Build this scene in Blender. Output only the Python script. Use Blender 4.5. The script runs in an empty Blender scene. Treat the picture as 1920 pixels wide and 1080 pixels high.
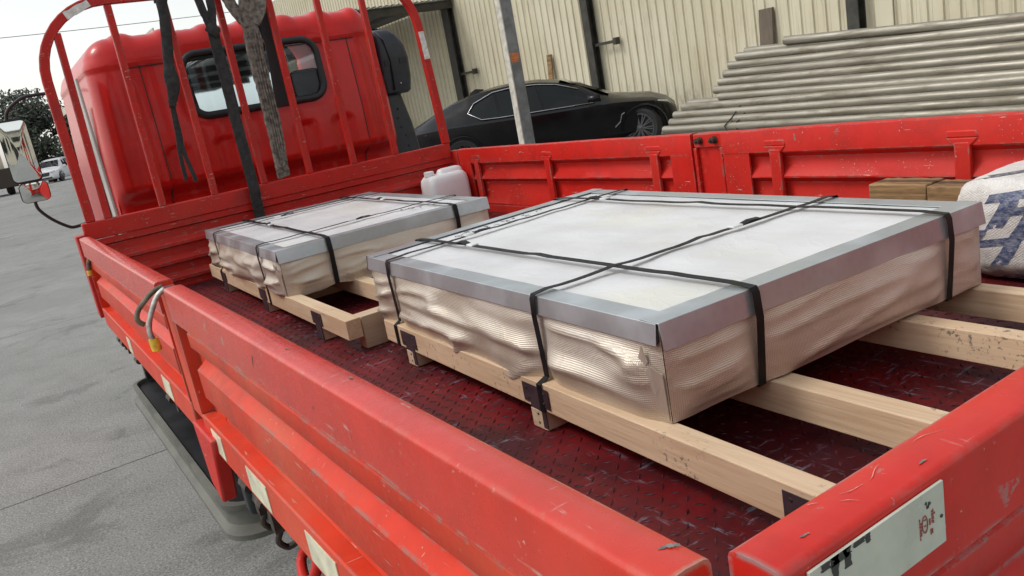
import bpy, bmesh, math, random
from mathutils import Vector, Matrix, noise
from mathutils.bvhtree import BVHTree

random.seed(7)
H = 1.36                      # height of the cargo bed's rim above the yard; geometry below is written relative to that rim
C = bpy.context.scene.collection
scene = bpy.context.scene

# ------------------------------------------------------------------ camera
cam_d = bpy.data.cameras.new("camera")
cam_d.lens = 36 * 1537.11 / 1920
cam_d.sensor_width = 36
cam_d.clip_start = 0.02
cam_d.clip_end = 2000
cam = bpy.data.objects.new("camera", cam_d)
C.objects.link(cam)
_r = Vector((0.823002, -0.539325, -0.178316))
_u = Vector((0.278234, 0.109062, 0.954301))
_f = Vector((0.495231, 0.835006, -0.239817))
cam.matrix_world = Matrix(((_r.x, _u.x, -_f.x, -0.3398), (_r.y, _u.y, -_f.y, -0.4048),
                           (_r.z, _u.z, -_f.z, 0.3351 + H), (0, 0, 0, 1)))
scene.camera = cam

# ------------------------------------------------------------------ world, sun, exposure
SUN_EL, SUN_AZ = 52, -62      # azimuth measured from +Y, negative = towards -X
w = bpy.data.worlds.new("World")
scene.world = w
w.use_nodes = True
nt = w.node_tree
for n in list(nt.nodes):
    nt.nodes.remove(n)
sky = nt.nodes.new("ShaderNodeTexSky")
sky.sky_type = 'NISHITA'
sky.sun_disc = False
sky.sun_elevation = math.radians(SUN_EL)
sky.sun_rotation = math.radians(SUN_AZ)
sky.air_density = 1.6
sky.dust_density = 1.5
sky.ozone_density = 1.0
hsv = nt.nodes.new("ShaderNodeHueSaturation")
hsv.inputs['Saturation'].default_value = 0.22
bg = nt.nodes.new("ShaderNodeBackground")
bg.inputs['Strength'].default_value = 0.15
wo = nt.nodes.new("ShaderNodeOutputWorld")
nt.links.new(sky.outputs[0], hsv.inputs['Color'])
nt.links.new(hsv.outputs[0], bg.inputs['Color'])
nt.links.new(bg.outputs[0], wo.inputs['Surface'])

sun_d = bpy.data.lights.new("sun", 'SUN')
sun_d.energy = 1.1
sun_d.angle = math.radians(14)
sun_d.color = (1.0, 0.965, 0.91)
sun = bpy.data.objects.new("sun", sun_d)
_d = Vector((math.sin(math.radians(SUN_AZ)) * math.cos(math.radians(SUN_EL)),
             math.cos(math.radians(SUN_AZ)) * math.cos(math.radians(SUN_EL)), math.sin(math.radians(SUN_EL))))
sun.rotation_euler = _d.to_track_quat('Z', 'Y').to_euler()
sun.location = (-4, 4, 12)
C.objects.link(sun)

scene.view_settings.view_transform = 'Standard'
scene.view_settings.look = 'None'
scene.view_settings.exposure = 0.32
scene.view_settings.gamma = 1.0
scene.view_settings.use_curve_mapping = False


# ================================================================== materials
class NT:
    def __init__(s, name):
        s.m = bpy.data.materials.new(name)
        s.m.use_nodes = True
        s.t = s.m.node_tree
        s.b = s.t.nodes["Principled BSDF"]
        s.tc = s.n("ShaderNodeTexCoord")
        s.obj = s.tc.outputs['Object']
        s.uv = s.tc.outputs['UV']

    def n(s, t, **k):
        x = s.t.nodes.new(t)
        for a, v in k.items():
            setattr(x, a, v)
        return x

    def l(s, a, b):
        s.t.links.new(a, b)

    def put(s, sock, v):
        if hasattr(v, 'is_output'):
            s.l(v, sock)
        else:
            sock.default_value = v

    def mapv(s, v, scale=(1, 1, 1), rot=(0, 0, 0), loc=(0, 0, 0)):
        m = s.n("ShaderNodeMapping")
        s.l(v, m.inputs[0])
        m.inputs['Location'].default_value = loc
        m.inputs['Rotation'].default_value = rot
        m.inputs['Scale'].default_value = scale
        return m.outputs[0]

    def noise(s, v, scale, detail=4, rough=0.55, dist=0.0):
        x = s.n("ShaderNodeTexNoise")
        s.l(v, x.inputs['Vector'])
        x.inputs['Scale'].default_value = scale
        x.inputs['Detail'].default_value = detail
        x.inputs['Roughness'].default_value = rough
        x.inputs['Distortion'].default_value = dist
        return x.outputs[0]

    def ramp(s, f, a, b, lo=0.0, hi=1.0):
        x = s.n("ShaderNodeMapRange")
        x.interpolation_type = 'SMOOTHSTEP'
        s.l(f, x.inputs[0])
        for i, q in enumerate((a, b, lo, hi)):
            x.inputs[i + 1].default_value = q
        return x.outputs[0]

    def math(s, op, a, b=0.0):
        x = s.n("ShaderNodeMath", operation=op)
        s.put(x.inputs[0], a)
        s.put(x.inputs[1], b)
        return x.outputs[0]

    def mix(s, f, a, b):
        x = s.n("ShaderNodeMix", data_type='RGBA')
        s.put(x.inputs[0], f)
        for i, q in ((6, a), (7, b)):
            s.put(x.inputs[i], q if hasattr(q, 'is_output') else (*q, 1))
        return x.outputs[2]

    def bump(s, h, dist=0.002, strength=0.5, nrm=None):
        x = s.n("ShaderNodeBump")
        x.inputs['Strength'].default_value = strength
        x.inputs['Distance'].default_value = dist
        s.l(h, x.inputs['Height'])
        if nrm is not None:
            s.l(nrm, x.inputs['Normal'])
        return x.outputs[0]

    def edge(s, radius=0.008):
        bv = s.n("ShaderNodeBevel")
        bv.samples = 4
        bv.inputs[0].default_value = radius
        g = s.n("ShaderNodeNewGeometry")
        d = s.n("ShaderNodeVectorMath", operation='DOT_PRODUCT')
        s.l(bv.outputs[0], d.inputs[0])
        s.l(g.outputs['Normal'], d.inputs[1])
        return s.ramp(d.outputs['Value'], 0.992, 0.93)

    def out(s, color=None, rough=None, metal=None, normal=None, coat=None, coat_rough=None, spec=None):
        for k, v in (('Base Color', color), ('Roughness', rough), ('Metallic', metal), ('Normal', normal),
                     ('Coat Weight', coat), ('Coat Roughness', coat_rough), ('Specular IOR Level', spec)):
            if v is None:
                continue
            if isinstance(v, tuple) and len(v) == 3:
                v = (*v, 1)
            s.put(s.b.inputs[k], v)
        return s.m


def simple(name, c, rough=0.6, metal=0.0, var=0.25, scale=8.0, bump=0.0, coat=0.0, spec=0.5, bscale=None):
    t = NT(name)
    n = t.noise(t.obj, scale, 5)
    dark = tuple(q * (1 - var) for q in c)
    lite = tuple(min(1, q * (1 + var)) for q in c)
    col = t.mix(t.ramp(n, 0.3, 0.7), dark, lite)
    nr = t.bump(t.noise(t.obj, bscale or scale * 12, 4), 0.002, bump) if bump else None
    r = t.ramp(n, 0.25, 0.75, max(0.03, rough - 0.08), min(1, rough + 0.08))
    return t.out(col, r, metal, nr, coat, 0.1, spec)


def red_paint(name, base, rough=0.36, dust=0.35, dust_col=(0.42, 0.16, 0.12), chips=0.5, coat=0.25, edge=True, grime=0.3, coat_rough=0.18, spec=0.5, chip_col=(0.20, 0.165, 0.14)):
    t = NT(name)
    big = t.noise(t.obj, 1.7, 6, 0.6)
    mid = t.noise(t.obj, 9, 6, 0.65)
    fine = t.noise(t.obj, 70, 5, 0.6)
    streak = t.noise(t.mapv(t.obj, (55, 4, 6), (0.3, 0.5, 0.1)), 1.0, 5, 0.6)
    col = t.mix(t.ramp(mid, 0.3, 0.75), base, tuple(q * 0.8 for q in base))
    d = t.math('MULTIPLY', t.ramp(big, 0.35, 0.75), dust)
    d = t.math('MULTIPLY', d, t.ramp(streak, 0.25, 0.75, 0.6, 1.0))
    col = t.mix(d, col, dust_col)
    g = t.math('MULTIPLY', t.ramp(t.noise(t.mapv(t.obj, (1, 1, 1), loc=(3, 8, 2)), 4.5, 7, 0.7), 0.52, 0.78), grime)
    col = t.mix(g, col, (0.10, 0.025, 0.02))
    # light scratches
    sc = t.ramp(t.noise(t.mapv(t.obj, (14, 150, 150), (0.2, 0.35, 0.5)), 1.0, 2, 0.4), 0.69, 0.73)
    sc2 = t.ramp(t.noise(t.mapv(t.obj, (150, 12, 150), (0.5, 0.1, -0.4)), 1.0, 2, 0.4), 0.69, 0.73)
    scr = t.math('MULTIPLY', t.math('MAXIMUM', sc, sc2), t.math('MULTIPLY', t.ramp(mid, 0.47, 0.62), min(1, chips * 0.9)))
    col = t.mix(scr, col, (0.55, 0.36, 0.30))
    cm = t.math('MULTIPLY', t.ramp(t.noise(t.obj, 28, 6, 0.7), 0.635, 0.665), t.ramp(t.noise(t.obj, 2.6, 3), 0.47, 0.58))
    cm = t.math('MULTIPLY', cm, min(1.0, chips))
    if edge:
        e = t.math('MULTIPLY', t.edge(), t.ramp(t.noise(t.obj, 16, 6, 0.75), 0.46, 0.58))
        cm = t.math('MAXIMUM', cm, t.math('MULTIPLY', e, min(1.0, chips * 1.4)))
    col = t.mix(cm, col, chip_col)
    r = t.math('ADD', t.ramp(fine, 0.2, 0.8, rough - 0.05, rough + 0.06), t.math('MULTIPLY', d, 0.25))
    nr = t.bump(t.math('ADD', t.math('MULTIPLY', mid, 0.6), t.math('MULTIPLY', cm, -0.2)), 0.004, 0.16)
    ct = t.math('MULTIPLY', t.math('SUBTRACT', 1.0, cm), coat)
    return t.out(col, r, 0.0, nr, ct, coat_rough, spec)


def wood(name, c1, c2, axis, spots=0.0, rough=0.75, end=False):
    t = NT(name)
    sc = [38, 38, 38]
    sc[axis] = 2.2
    g = t.noise(t.mapv(t.obj, sc), 1.0, 5, 0.6, 0.6)
    sc2 = [150, 150, 150]
    sc2[axis] = 5
    g2 = t.noise(t.mapv(t.obj, sc2), 1.0, 3, 0.6)
    big = t.noise(t.obj, 2.3, 4)
    col = t.mix(t.ramp(g, 0.3, 0.72), c1, c2)
    col = t.mix(t.math('MULTIPLY', t.ramp(g2, 0.5, 0.75), 0.35), col, tuple(q * 0.6 for q in c2))
    col = t.mix(t.math('MULTIPLY', t.ramp(big, 0.45, 0.7), 0.35), col, tuple(min(1, q * 1.22) for q in c1))
    kn = t.ramp(t.noise(t.mapv(t.obj, (1, 1, 1), loc=(5, 1, 3)), 11, 2), 0.73, 0.78)
    col = t.mix(t.math('MULTIPLY', kn, 0.7), col, (0.16, 0.075, 0.035))
    if spots:
        sp = t.math('MULTIPLY', t.ramp(t.noise(t.mapv(t.obj, (1, 1, 1), (0, 0, .6)), 75, 5, 0.7), 0.57, 0.63), t.ramp(t.noise(t.obj, 4.2, 3), 0.53, 0.62))
        col = t.mix(t.math('MULTIPLY', sp, spots), col, (0.13, 0.11, 0.09))
    return t.out(col, rough, 0, t.bump(g2, 0.0015, 0.5))


M = {}
M['red_out'] = red_paint('red_paint_weathered', (0.64, 0.038, 0.011), 0.42, 0.55, (0.60, 0.17, 0.10), 0.8, 0.0, True, 0.3, 0.18, 0.2)
M['red_rail'] = red_paint('red_paint_rail', (0.60, 0.026, 0.010), 0.27, 0.25, (0.58, 0.17, 0.12), 0.8, 0.15, spec=0.42, chip_col=(0.36, 0.27, 0.20))
M['red_in'] = red_paint('red_paint_inside', (0.60, 0.014, 0.008), 0.46, 0.20, (0.40, 0.09, 0.055), 1.0, 0.0, True, 0.45, 0.18, 0.3)
M['red_head'] = red_paint('red_paint_headboard', (0.52, 0.014, 0.009), 0.45, 0.25, (0.36, 0.09, 0.06), 1.0, 0.0, True, 0.55, 0.18, 0.3)
M['red_cab'] = red_paint('red_cab_enamel', (0.58, 0.007, 0.004), 0.33, 0.10, (0.45, 0.08, 0.06), 0.1, 0.22, False, 0.22, 0.06, 0.3)
M['red_tail'] = red_paint('red_paint_tailgate', (0.60, 0.014, 0.007), 0.31, 0.22, (0.50, 0.16, 0.13), 0.95, 0.06, spec=0.3, chip_col=(0.26, 0.235, 0.22))

# worn floor plate
t = NT('worn_red_tread_plate')
a = t.noise(t.obj, 2.4, 6, 0.65)
b = t.noise(t.obj, 14, 6, 0.7)
col = t.mix(t.ramp(a, 0.35, 0.68), (0.048, 0.004, 0.006), (0.18, 0.007, 0.009))
col = t.mix(t.math('MULTIPLY', t.ramp(b, 0.5, 0.75), 0.6), col, (0.05, 0.012, 0.018))
s1 = t.ramp(t.noise(t.mapv(t.obj, (9, 60, 1), (0, 0, 0.5)), 1, 5, 0.7), 0.58, 0.66)
s2 = t.ramp(t.noise(t.mapv(t.obj, (60, 9, 1), (0, 0, 0.35)), 1, 5, 0.7), 0.58, 0.66)
sc = t.math('MULTIPLY', t.math('MAXIMUM', s1, s2), t.ramp(t.noise(t.obj, 3.6, 4), 0.46, 0.60))
col = t.mix(t.math('MULTIPLY', sc, 0.85), col, (0.16, 0.185, 0.235))
M['floor'] = t.out(col, t.ramp(b, 0.2, 0.8, 0.42, 0.65), 0.0, t.bump(b, 0.003, 0.4), spec=0.3)
M['lug'] = simple('worn_tread_lug', (0.062, 0.010, 0.016), 0.48, 0.1, 0.8, 7)

# one woven wrap; sides coloured with bounced light, top in its lit white
def woven(name, c1, c2, metal, rough, k, bstr, stain=None):
    t = NT(name)
    x = t.n("ShaderNodeSeparateXYZ")
    t.l(t.uv, x.inputs[0])
    p = t.math('MULTIPLY', t.math('ADD', x.outputs[0], x.outputs[1]), k)
    q = t.math('MULTIPLY', t.math('SUBTRACT', x.outputs[0], x.outputs[1]), k)
    wv = t.math('MULTIPLY', t.math('SINE', p), t.math('SINE', q))
    big = t.noise(t.obj, 3.5, 5)
    wr = t.noise(t.obj, 9, 5, 0.6, 0.8)
    cn = t.noise(t.mapv(t.obj, (4.5, 4.5, 7), (0.3, 0.5, 0.4)), 1.0, 3, 0.55, 1.6)
    cr = t.math('POWER', t.math('SUBTRACT', 1.0, t.math('ABSOLUTE', t.math('SUBTRACT', t.math('MULTIPLY', cn, 2.0), 1.0))), 22.0)
    col = t.mix(t.ramp(big, 0.35, 0.7), c1, c2)
    col = t.mix(t.math('MULTIPLY', t.ramp(wv, -0.2, -0.9), 0.40 if metal else 0.10), col, tuple(z * 0.6 for z in c1))
    if stain:
        sx = t.ramp(t.noise(t.mapv(t.obj, (1, 1, 1), loc=(0.4, 1.2, 0)), 2.3, 3), 0.56, 0.72)
        col = t.mix(t.math('MULTIPLY', sx, 0.35), col, stain)
    n1 = t.bump(wr, 0.010, 0.12 if metal else 0.22)
    n1 = t.bump(cr, 0.004, 0.13 if metal else 0.12, n1)
    n2 = t.bump(wv, 0.0012, bstr, n1)
    return t.out(col, t.ramp(big, 0.3, 0.7, rough - 0.06, rough + 0.08), metal, n2)


M['wrap'] = woven('woven_wrap_bounce_tinted', (0.53, 0.455, 0.355), (0.66, 0.605, 0.52), 0.38, 0.33, 900, 0.36)
M['film'] = woven('woven_wrap_lit_top', (0.65, 0.655, 0.655), (0.71, 0.71, 0.705), 0.0, 0.34, 900, 0.2, (0.66, 0.65, 0.46))

t = NT('galvanised_steel')
v = t.n("ShaderNodeTexVoronoi")
t.l(t.obj, v.inputs['Vector'])
v.inputs['Scale'].default_value = 60
nz = t.noise(t.obj, 5, 3, 0.55)
col = t.mix(t.ramp(v.outputs['Distance'], 0.1, 0.7), (0.405, 0.440, 0.450), (0.43, 0.465, 0.475))
col = t.mix(t.math('MULTIPLY', t.ramp(nz, 0.48, 0.70), 0.6), col, (0.62, 0.66, 0.68))
M['galv'] = t.out(col, t.ramp(nz, 0.3, 0.7, 0.28, 0.44), 0.55, t.bump(nz, 0.003, 0.10))

M['pine'] = wood('pale_pine', (0.66, 0.50, 0.33), (0.54, 0.37, 0.225), 1, 0.8)
M['pine_cross'] = wood('pale_pine_cross', (0.58, 0.45, 0.31), (0.50, 0.36, 0.23), 0, 0.4)
M['oldwood'] = wood('weathered_timber', (0.36, 0.21, 0.085), (0.055, 0.032, 0.018), 1, 1.0)
M['greywood'] = wood('grey_board', (0.15, 0.115, 0.08), (0.10, 0.075, 0.055), 2, 0.3)
M['bracket'] = simple('dark_purple_bracket', (0.055, 0.035, 0.042), 0.5, 0.3, 0.3, 20)
M['strap_black'] = simple('black_packing_strap', (0.007, 0.007, 0.008), 0.5, 0, 0.3, 30, 0, 0, 0.22)
M['buckle'] = simple('pale_plastic_buckle', (0.6, 0.61, 0.6), 0.4)
M['ink'] = simple('black_marker_ink', (0.02, 0.02, 0.022), 0.6)
M['sling_black'] = simple('dirty_black_webbing', (0.028, 0.027, 0.026), 0.9, 0, 0.5, 40, 0.8)
M['sling_grey'] = simple('frayed_grey_webbing', (0.15, 0.125, 0.105), 0.95, 0, 0.55, 45, 1.0)
M['strap_new'] = simple('clean_black_webbing', (0.014, 0.015, 0.018), 0.6, 0, 0.3, 40, 0.4)
M['jug'] = simple('translucent_white_plastic', (0.80, 0.80, 0.79), 0.42, 0, 0.04, 9)
M['black_plastic'] = simple('black_plastic', (0.016, 0.020, 0.027), 0.45, 0, 0.4, 14, 0.15)
M['rubber'] = simple('black_rubber', (0.012, 0.014, 0.016), 0.5, 0, 0.3, 20)
M['tray'] = simple('grey_green_plastic', (0.115, 0.112, 0.092), 0.6, 0, 0.3, 6, 0.3)
M['cavity'] = simple('black_tray_inside', (0.008, 0.009, 0.011), 0.5)
M['grime_metal'] = simple('greasy_brown_metal', (0.06, 0.045, 0.035), 0.6, 0.4, 0.6, 30, 0.4)
M['lever_brown'] = simple('rusty_lever', (0.13, 0.105, 0.07), 0.65, 0.3, 0.5, 50, 0.5)
M['lever_grey'] = simple('bare_steel_lever', (0.40, 0.39, 0.36), 0.5, 0.6, 0.4, 50, 0.3)
M['yellow'] = simple('yellow_rubber_grip', (0.62, 0.42, 0.04), 0.55, 0, 0.35, 40)
M['reflector'] = simple('cream_reflective_tape', (0.66, 0.63, 0.46), 0.35, 0, 0.15, 25)
M['reflector_w'] = simple('grey_white_reflective_tape', (0.52, 0.55, 0.46), 0.32, 0, 0.10, 25)
M['scrape_grey'] = simple('bare_grey_chip', (0.20, 0.185, 0.17), 0.55, 0.2, 0.4, 90)
M['scrape_pale'] = simple('pale_scratch', (0.60, 0.24, 0.20), 0.6, 0, 0.3, 90)
M['tape_w'] = simple('torn_white_tape', (0.66, 0.64, 0.6), 0.5, 0, 0.2, 40)
M['sticker_red'] = simple('red_sticker_print', (0.42, 0.11, 0.095), 0.5)
M['sticker_dark'] = simple('dark_grey_peel', (0.05, 0.055, 0.05), 0.6)
M['chassis'] = simple('chassis_black', (0.02, 0.019, 0.018), 0.6, 0.2, 0.4)
M['tyre'] = simple('tyre_rubber', (0.016, 0.016, 0.016), 0.75)
M['bolt'] = simple('dirty_bolt', (0.09, 0.07, 0.055), 0.5, 0.7, 0.4, 60)

t = NT('cab_glass')
t.b.inputs['Transmission Weight'].default_value = 1.0
t.b.inputs['IOR'].default_value = 1.25
M['glass'] = t.out((0.80, 0.88, 0.92), 0.03)
t = NT('mirror_glass')
M['mirror'] = t.out((0.85, 0.87, 0.86), 0.03, 1.0)

t = NT('woven_sack')
sp = t.n("ShaderNodeSeparateXYZ")
t.l(t.obj, sp.inputs[0])
gx = t.math('SINE', t.math('MULTIPLY', t.math('SUBTRACT', sp.outputs[0], sp.outputs[1]), 700))
gz = t.math('SINE', t.math('MULTIPLY', sp.outputs[2], 900))
nz = t.noise(t.obj, 13, 7, 0.7, 1.2)
col = t.mix(t.ramp(nz, 0.38, 0.68), (0.70, 0.66, 0.62), (0.58, 0.55, 0.50))
lowdirt = t.math('MULTIPLY', t.ramp(sp.outputs[2], 0.13, 0.02), t.ramp(t.noise(t.obj, 20, 7, 0.75), 0.35, 0.6))
col = t.mix(t.math('MULTIPLY', lowdirt, 0.75), col, (0.16, 0.15, 0.14))
wr = t.ramp(t.noise(t.mapv(t.obj, (14, 14, 26)), 1, 6, 0.75, 1.5), 0.47, 0.53)
col = t.mix(t.math('MULTIPLY', t.ramp(t.noise(t.mapv(t.obj, (40, 40, 18)), 1, 5, 0.7, 2), 0.62, 0.7), 0.45), col, (0.25, 0.23, 0.22))
M['sack'] = t.out(col, 0.6, 0, t.bump(t.math('ADD', t.math('MULTIPLY', gx, gz), t.math('MULTIPLY', wr, 3)), 0.002, 0.4))
t = NT('blue_sack_print')
nz = t.noise(t.mapv(t.obj, (60, 60, 130)), 1, 6, 0.8)
M['sack_blue'] = t.out(t.mix(t.ramp(nz, 0.42, 0.62), (0.045, 0.062, 0.14), (0.24, 0.25, 0.30)), 0.65)
t = NT('dark_sack_print')
nz = t.noise(t.mapv(t.obj, (60, 60, 130)), 1, 6, 0.8)
M['sack_dark'] = t.out(t.mix(t.ramp(nz, 0.42, 0.62), (0.05, 0.055, 0.075), (0.25, 0.24, 0.24)), 0.65)

# yard concrete
t = NT('yard_concrete')
a = t.noise(t.obj, 0.35, 5, 0.6)
b = t.noise(t.obj, 3.0, 6, 0.65)
c = t.noise(t.obj, 85, 2, 0.7)
col = t.mix(t.ramp(a, 0.3, 0.7), (0.20, 0.20, 0.186), (0.275, 0.275, 0.258))
col = t.mix(t.math('MULTIPLY', t.ramp(b, 0.35, 0.7), 0.5), col, (0.16, 0.158, 0.145))
col = t.mix(t.math('MULTIPLY', t.ramp(c, 0.53, 0.62), 0.50), col, (0.05, 0.048, 0.044))
col = t.mix(t.math('MULTIPLY', t.ramp(c, 0.46, 0.36), 0.45), col, (0.45, 0.44, 0.415))
st = t.math('MULTIPLY', t.ramp(t.noise(t.mapv(t.obj, (1.2, 3, 1)), 1.3, 6, 0.7, 0.8), 0.6, 0.72), 0.35)
col = t.mix(st, col, (0.08, 0.078, 0.07))
dk = t.math('MULTIPLY', t.ramp(t.noise(t.mapv(t.obj, (1, 1, 1), loc=(7, 2, 0)), 1.1, 7, 0.72, 0.6), 0.54, 0.66), 0.45)
col = t.mix(dk, col, (0.07, 0.066, 0.058))
M['ground'] = t.out(col, 0.82, 0, t.bump(c, 0.004, 0.5))
M['joint'] = simple('dark_joint_filler', (0.045, 0.043, 0.04), 0.9)

# warehouse sheeting with rust and grime
t = NT('cream_corrugated_steel')
sp = t.n("ShaderNodeSeparateXYZ")
geo = t.n("ShaderNodeNewGeometry")
t.l(geo.outputs['Position'], sp.inputs[0])
P = geo.outputs['Position']
big = t.noise(P, 0.5, 5, 0.6)
col = t.mix(t.ramp(big, 0.3, 0.7), (0.54, 0.48, 0.335), (0.64, 0.59, 0.44))
drip = t.noise(t.mapv(P, (1, 7, 0.5)), 1.3, 6, 0.7)
col = t.mix(t.math('MULTIPLY', t.ramp(drip, 0.50, 0.70), 0.5), col, (0.32, 0.26, 0.16))
rust = t.math('MULTIPLY', t.ramp(t.noise(t.mapv(P, (1, 5, 0.9)), 1.7, 7, 0.75), 0.63, 0.72), t.ramp(t.noise(P, 9, 5, 0.7), 0.42, 0.6))
col = t.mix(t.math('MULTIPLY', rust, 0.85), col, (0.17, 0.075, 0.035))
low = t.math('MULTIPLY', t.ramp(sp.outputs[2], 1.25, 0.45), t.ramp(t.noise(t.mapv(P, (1, 3, 1.2)), 3.1, 6, 0.8), 0.42, 0.62))
col = t.mix(t.math('MULTIPLY', low, 0.6), col, (0.16, 0.12, 0.075))
M['sheet'] = t.out(col, 0.55, 0, t.bump(t.noise(P, 6, 4), 0.02, 0.2))
M['beam_dark'] = simple('dark_brown_steel', (0.045, 0.042, 0.034), 0.6, 0.2, 0.4, 5)
M['grey_col'] = simple('grey_painted_steel', (0.175, 0.18, 0.185), 0.5, 0, 0.3, 8, 0.1)
M['frame_and_lit_face'] = simple('pale_steel_and_lit_face', (0.50, 0.47, 0.40), 0.55, 0, 0.25, 12)  # pale window frames, and the column side with sky light painted in
M['canopy'] = simple('grey_canopy_sheet', (0.16, 0.155, 0.14), 0.6, 0, 0.35, 3)
M['fascia'] = simple('cream_fascia', (0.50, 0.46, 0.36), 0.6, 0, 0.2, 3)
M['orange'] = simple('orange_sticker', (0.62, 0.20, 0.05), 0.5)
M['apron'] = simple('apron_concrete', (0.21, 0.205, 0.19), 0.85, 0, 0.25, 3, 0.3)

t = NT('dusty_galvanised_pipe')
sc = t.mapv(t.obj, (30, 1.2, 30))
n1 = t.noise(sc, 1, 6, 0.7)
n2 = t.noise(t.mapv(t.obj, (14, 2.2, 14)), 1.0, 7, 0.72)
col = t.mix(t.ramp(n1, 0.35, 0.7), (0.36, 0.335, 0.275), (0.20, 0.178, 0.135))
col = t.mix(t.math('MULTIPLY', t.ramp(n2, 0.48, 0.68), 0.6), col, (0.14, 0.112, 0.07))
g = t.n("ShaderNodeNewGeometry")
M['pipe'] = t.out(col, t.ramp(n2, 0.3, 0.7, 0.36, 0.6), 0.55, t.bump(n2, 0.003, 0.2))

M['car'] = simple('black_car_paint', (0.003, 0.003, 0.0035), 0.22, 0, 0.2, 3, 0, 0.0, 0.28)
M['car_glass'] = simple('dark_tinted_glass', (0.004, 0.006, 0.006), 0.06, 0, 0.2, 3, 0, 0, 0.3)
M['chrome'] = simple('chrome_trim', (0.42, 0.42, 0.42), 0.25, 1.0, 0.05)
M['rim'] = simple('grey_alloy', (0.10, 0.10, 0.105), 0.35, 0.8, 0.1)
M['tail_red'] = simple('tail_lamp_red', (0.42, 0.015, 0.015), 0.15, 0, 0.1)
M['lamp'] = simple('headlamp_glass', (0.45, 0.47, 0.48), 0.1, 0.4, 0.1)
M['suv'] = simple('white_car_paint', (0.72, 0.73, 0.74), 0.25, 0, 0.04, 3, 0, 0.4)
M['truck_cream'] = simple('cream_truck_box', (0.55, 0.48, 0.36), 0.6, 0, 0.15, 1)
M['pale_panel'] = simple('pale_deflector', (0.45, 0.42, 0.39), 0.5, 0, 0.15, 6)
t = NT('grey_green_leaf')
oi = t.noise(t.obj, 1.3, 4)
M['leaf'] = t.out(t.mix(t.ramp(oi, 0.35, 0.65), (0.030, 0.040, 0.026), (0.075, 0.088, 0.060)), 0.7)
M['bark'] = simple('bark', (0.07, 0.055, 0.04), 0.9)
M['seat'] = simple('grey_seat_fabric', (0.10, 0.11, 0.12), 0.8)
M['concrete_block'] = simple('concrete_block', (0.3, 0.29, 0.27), 0.9)


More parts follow.
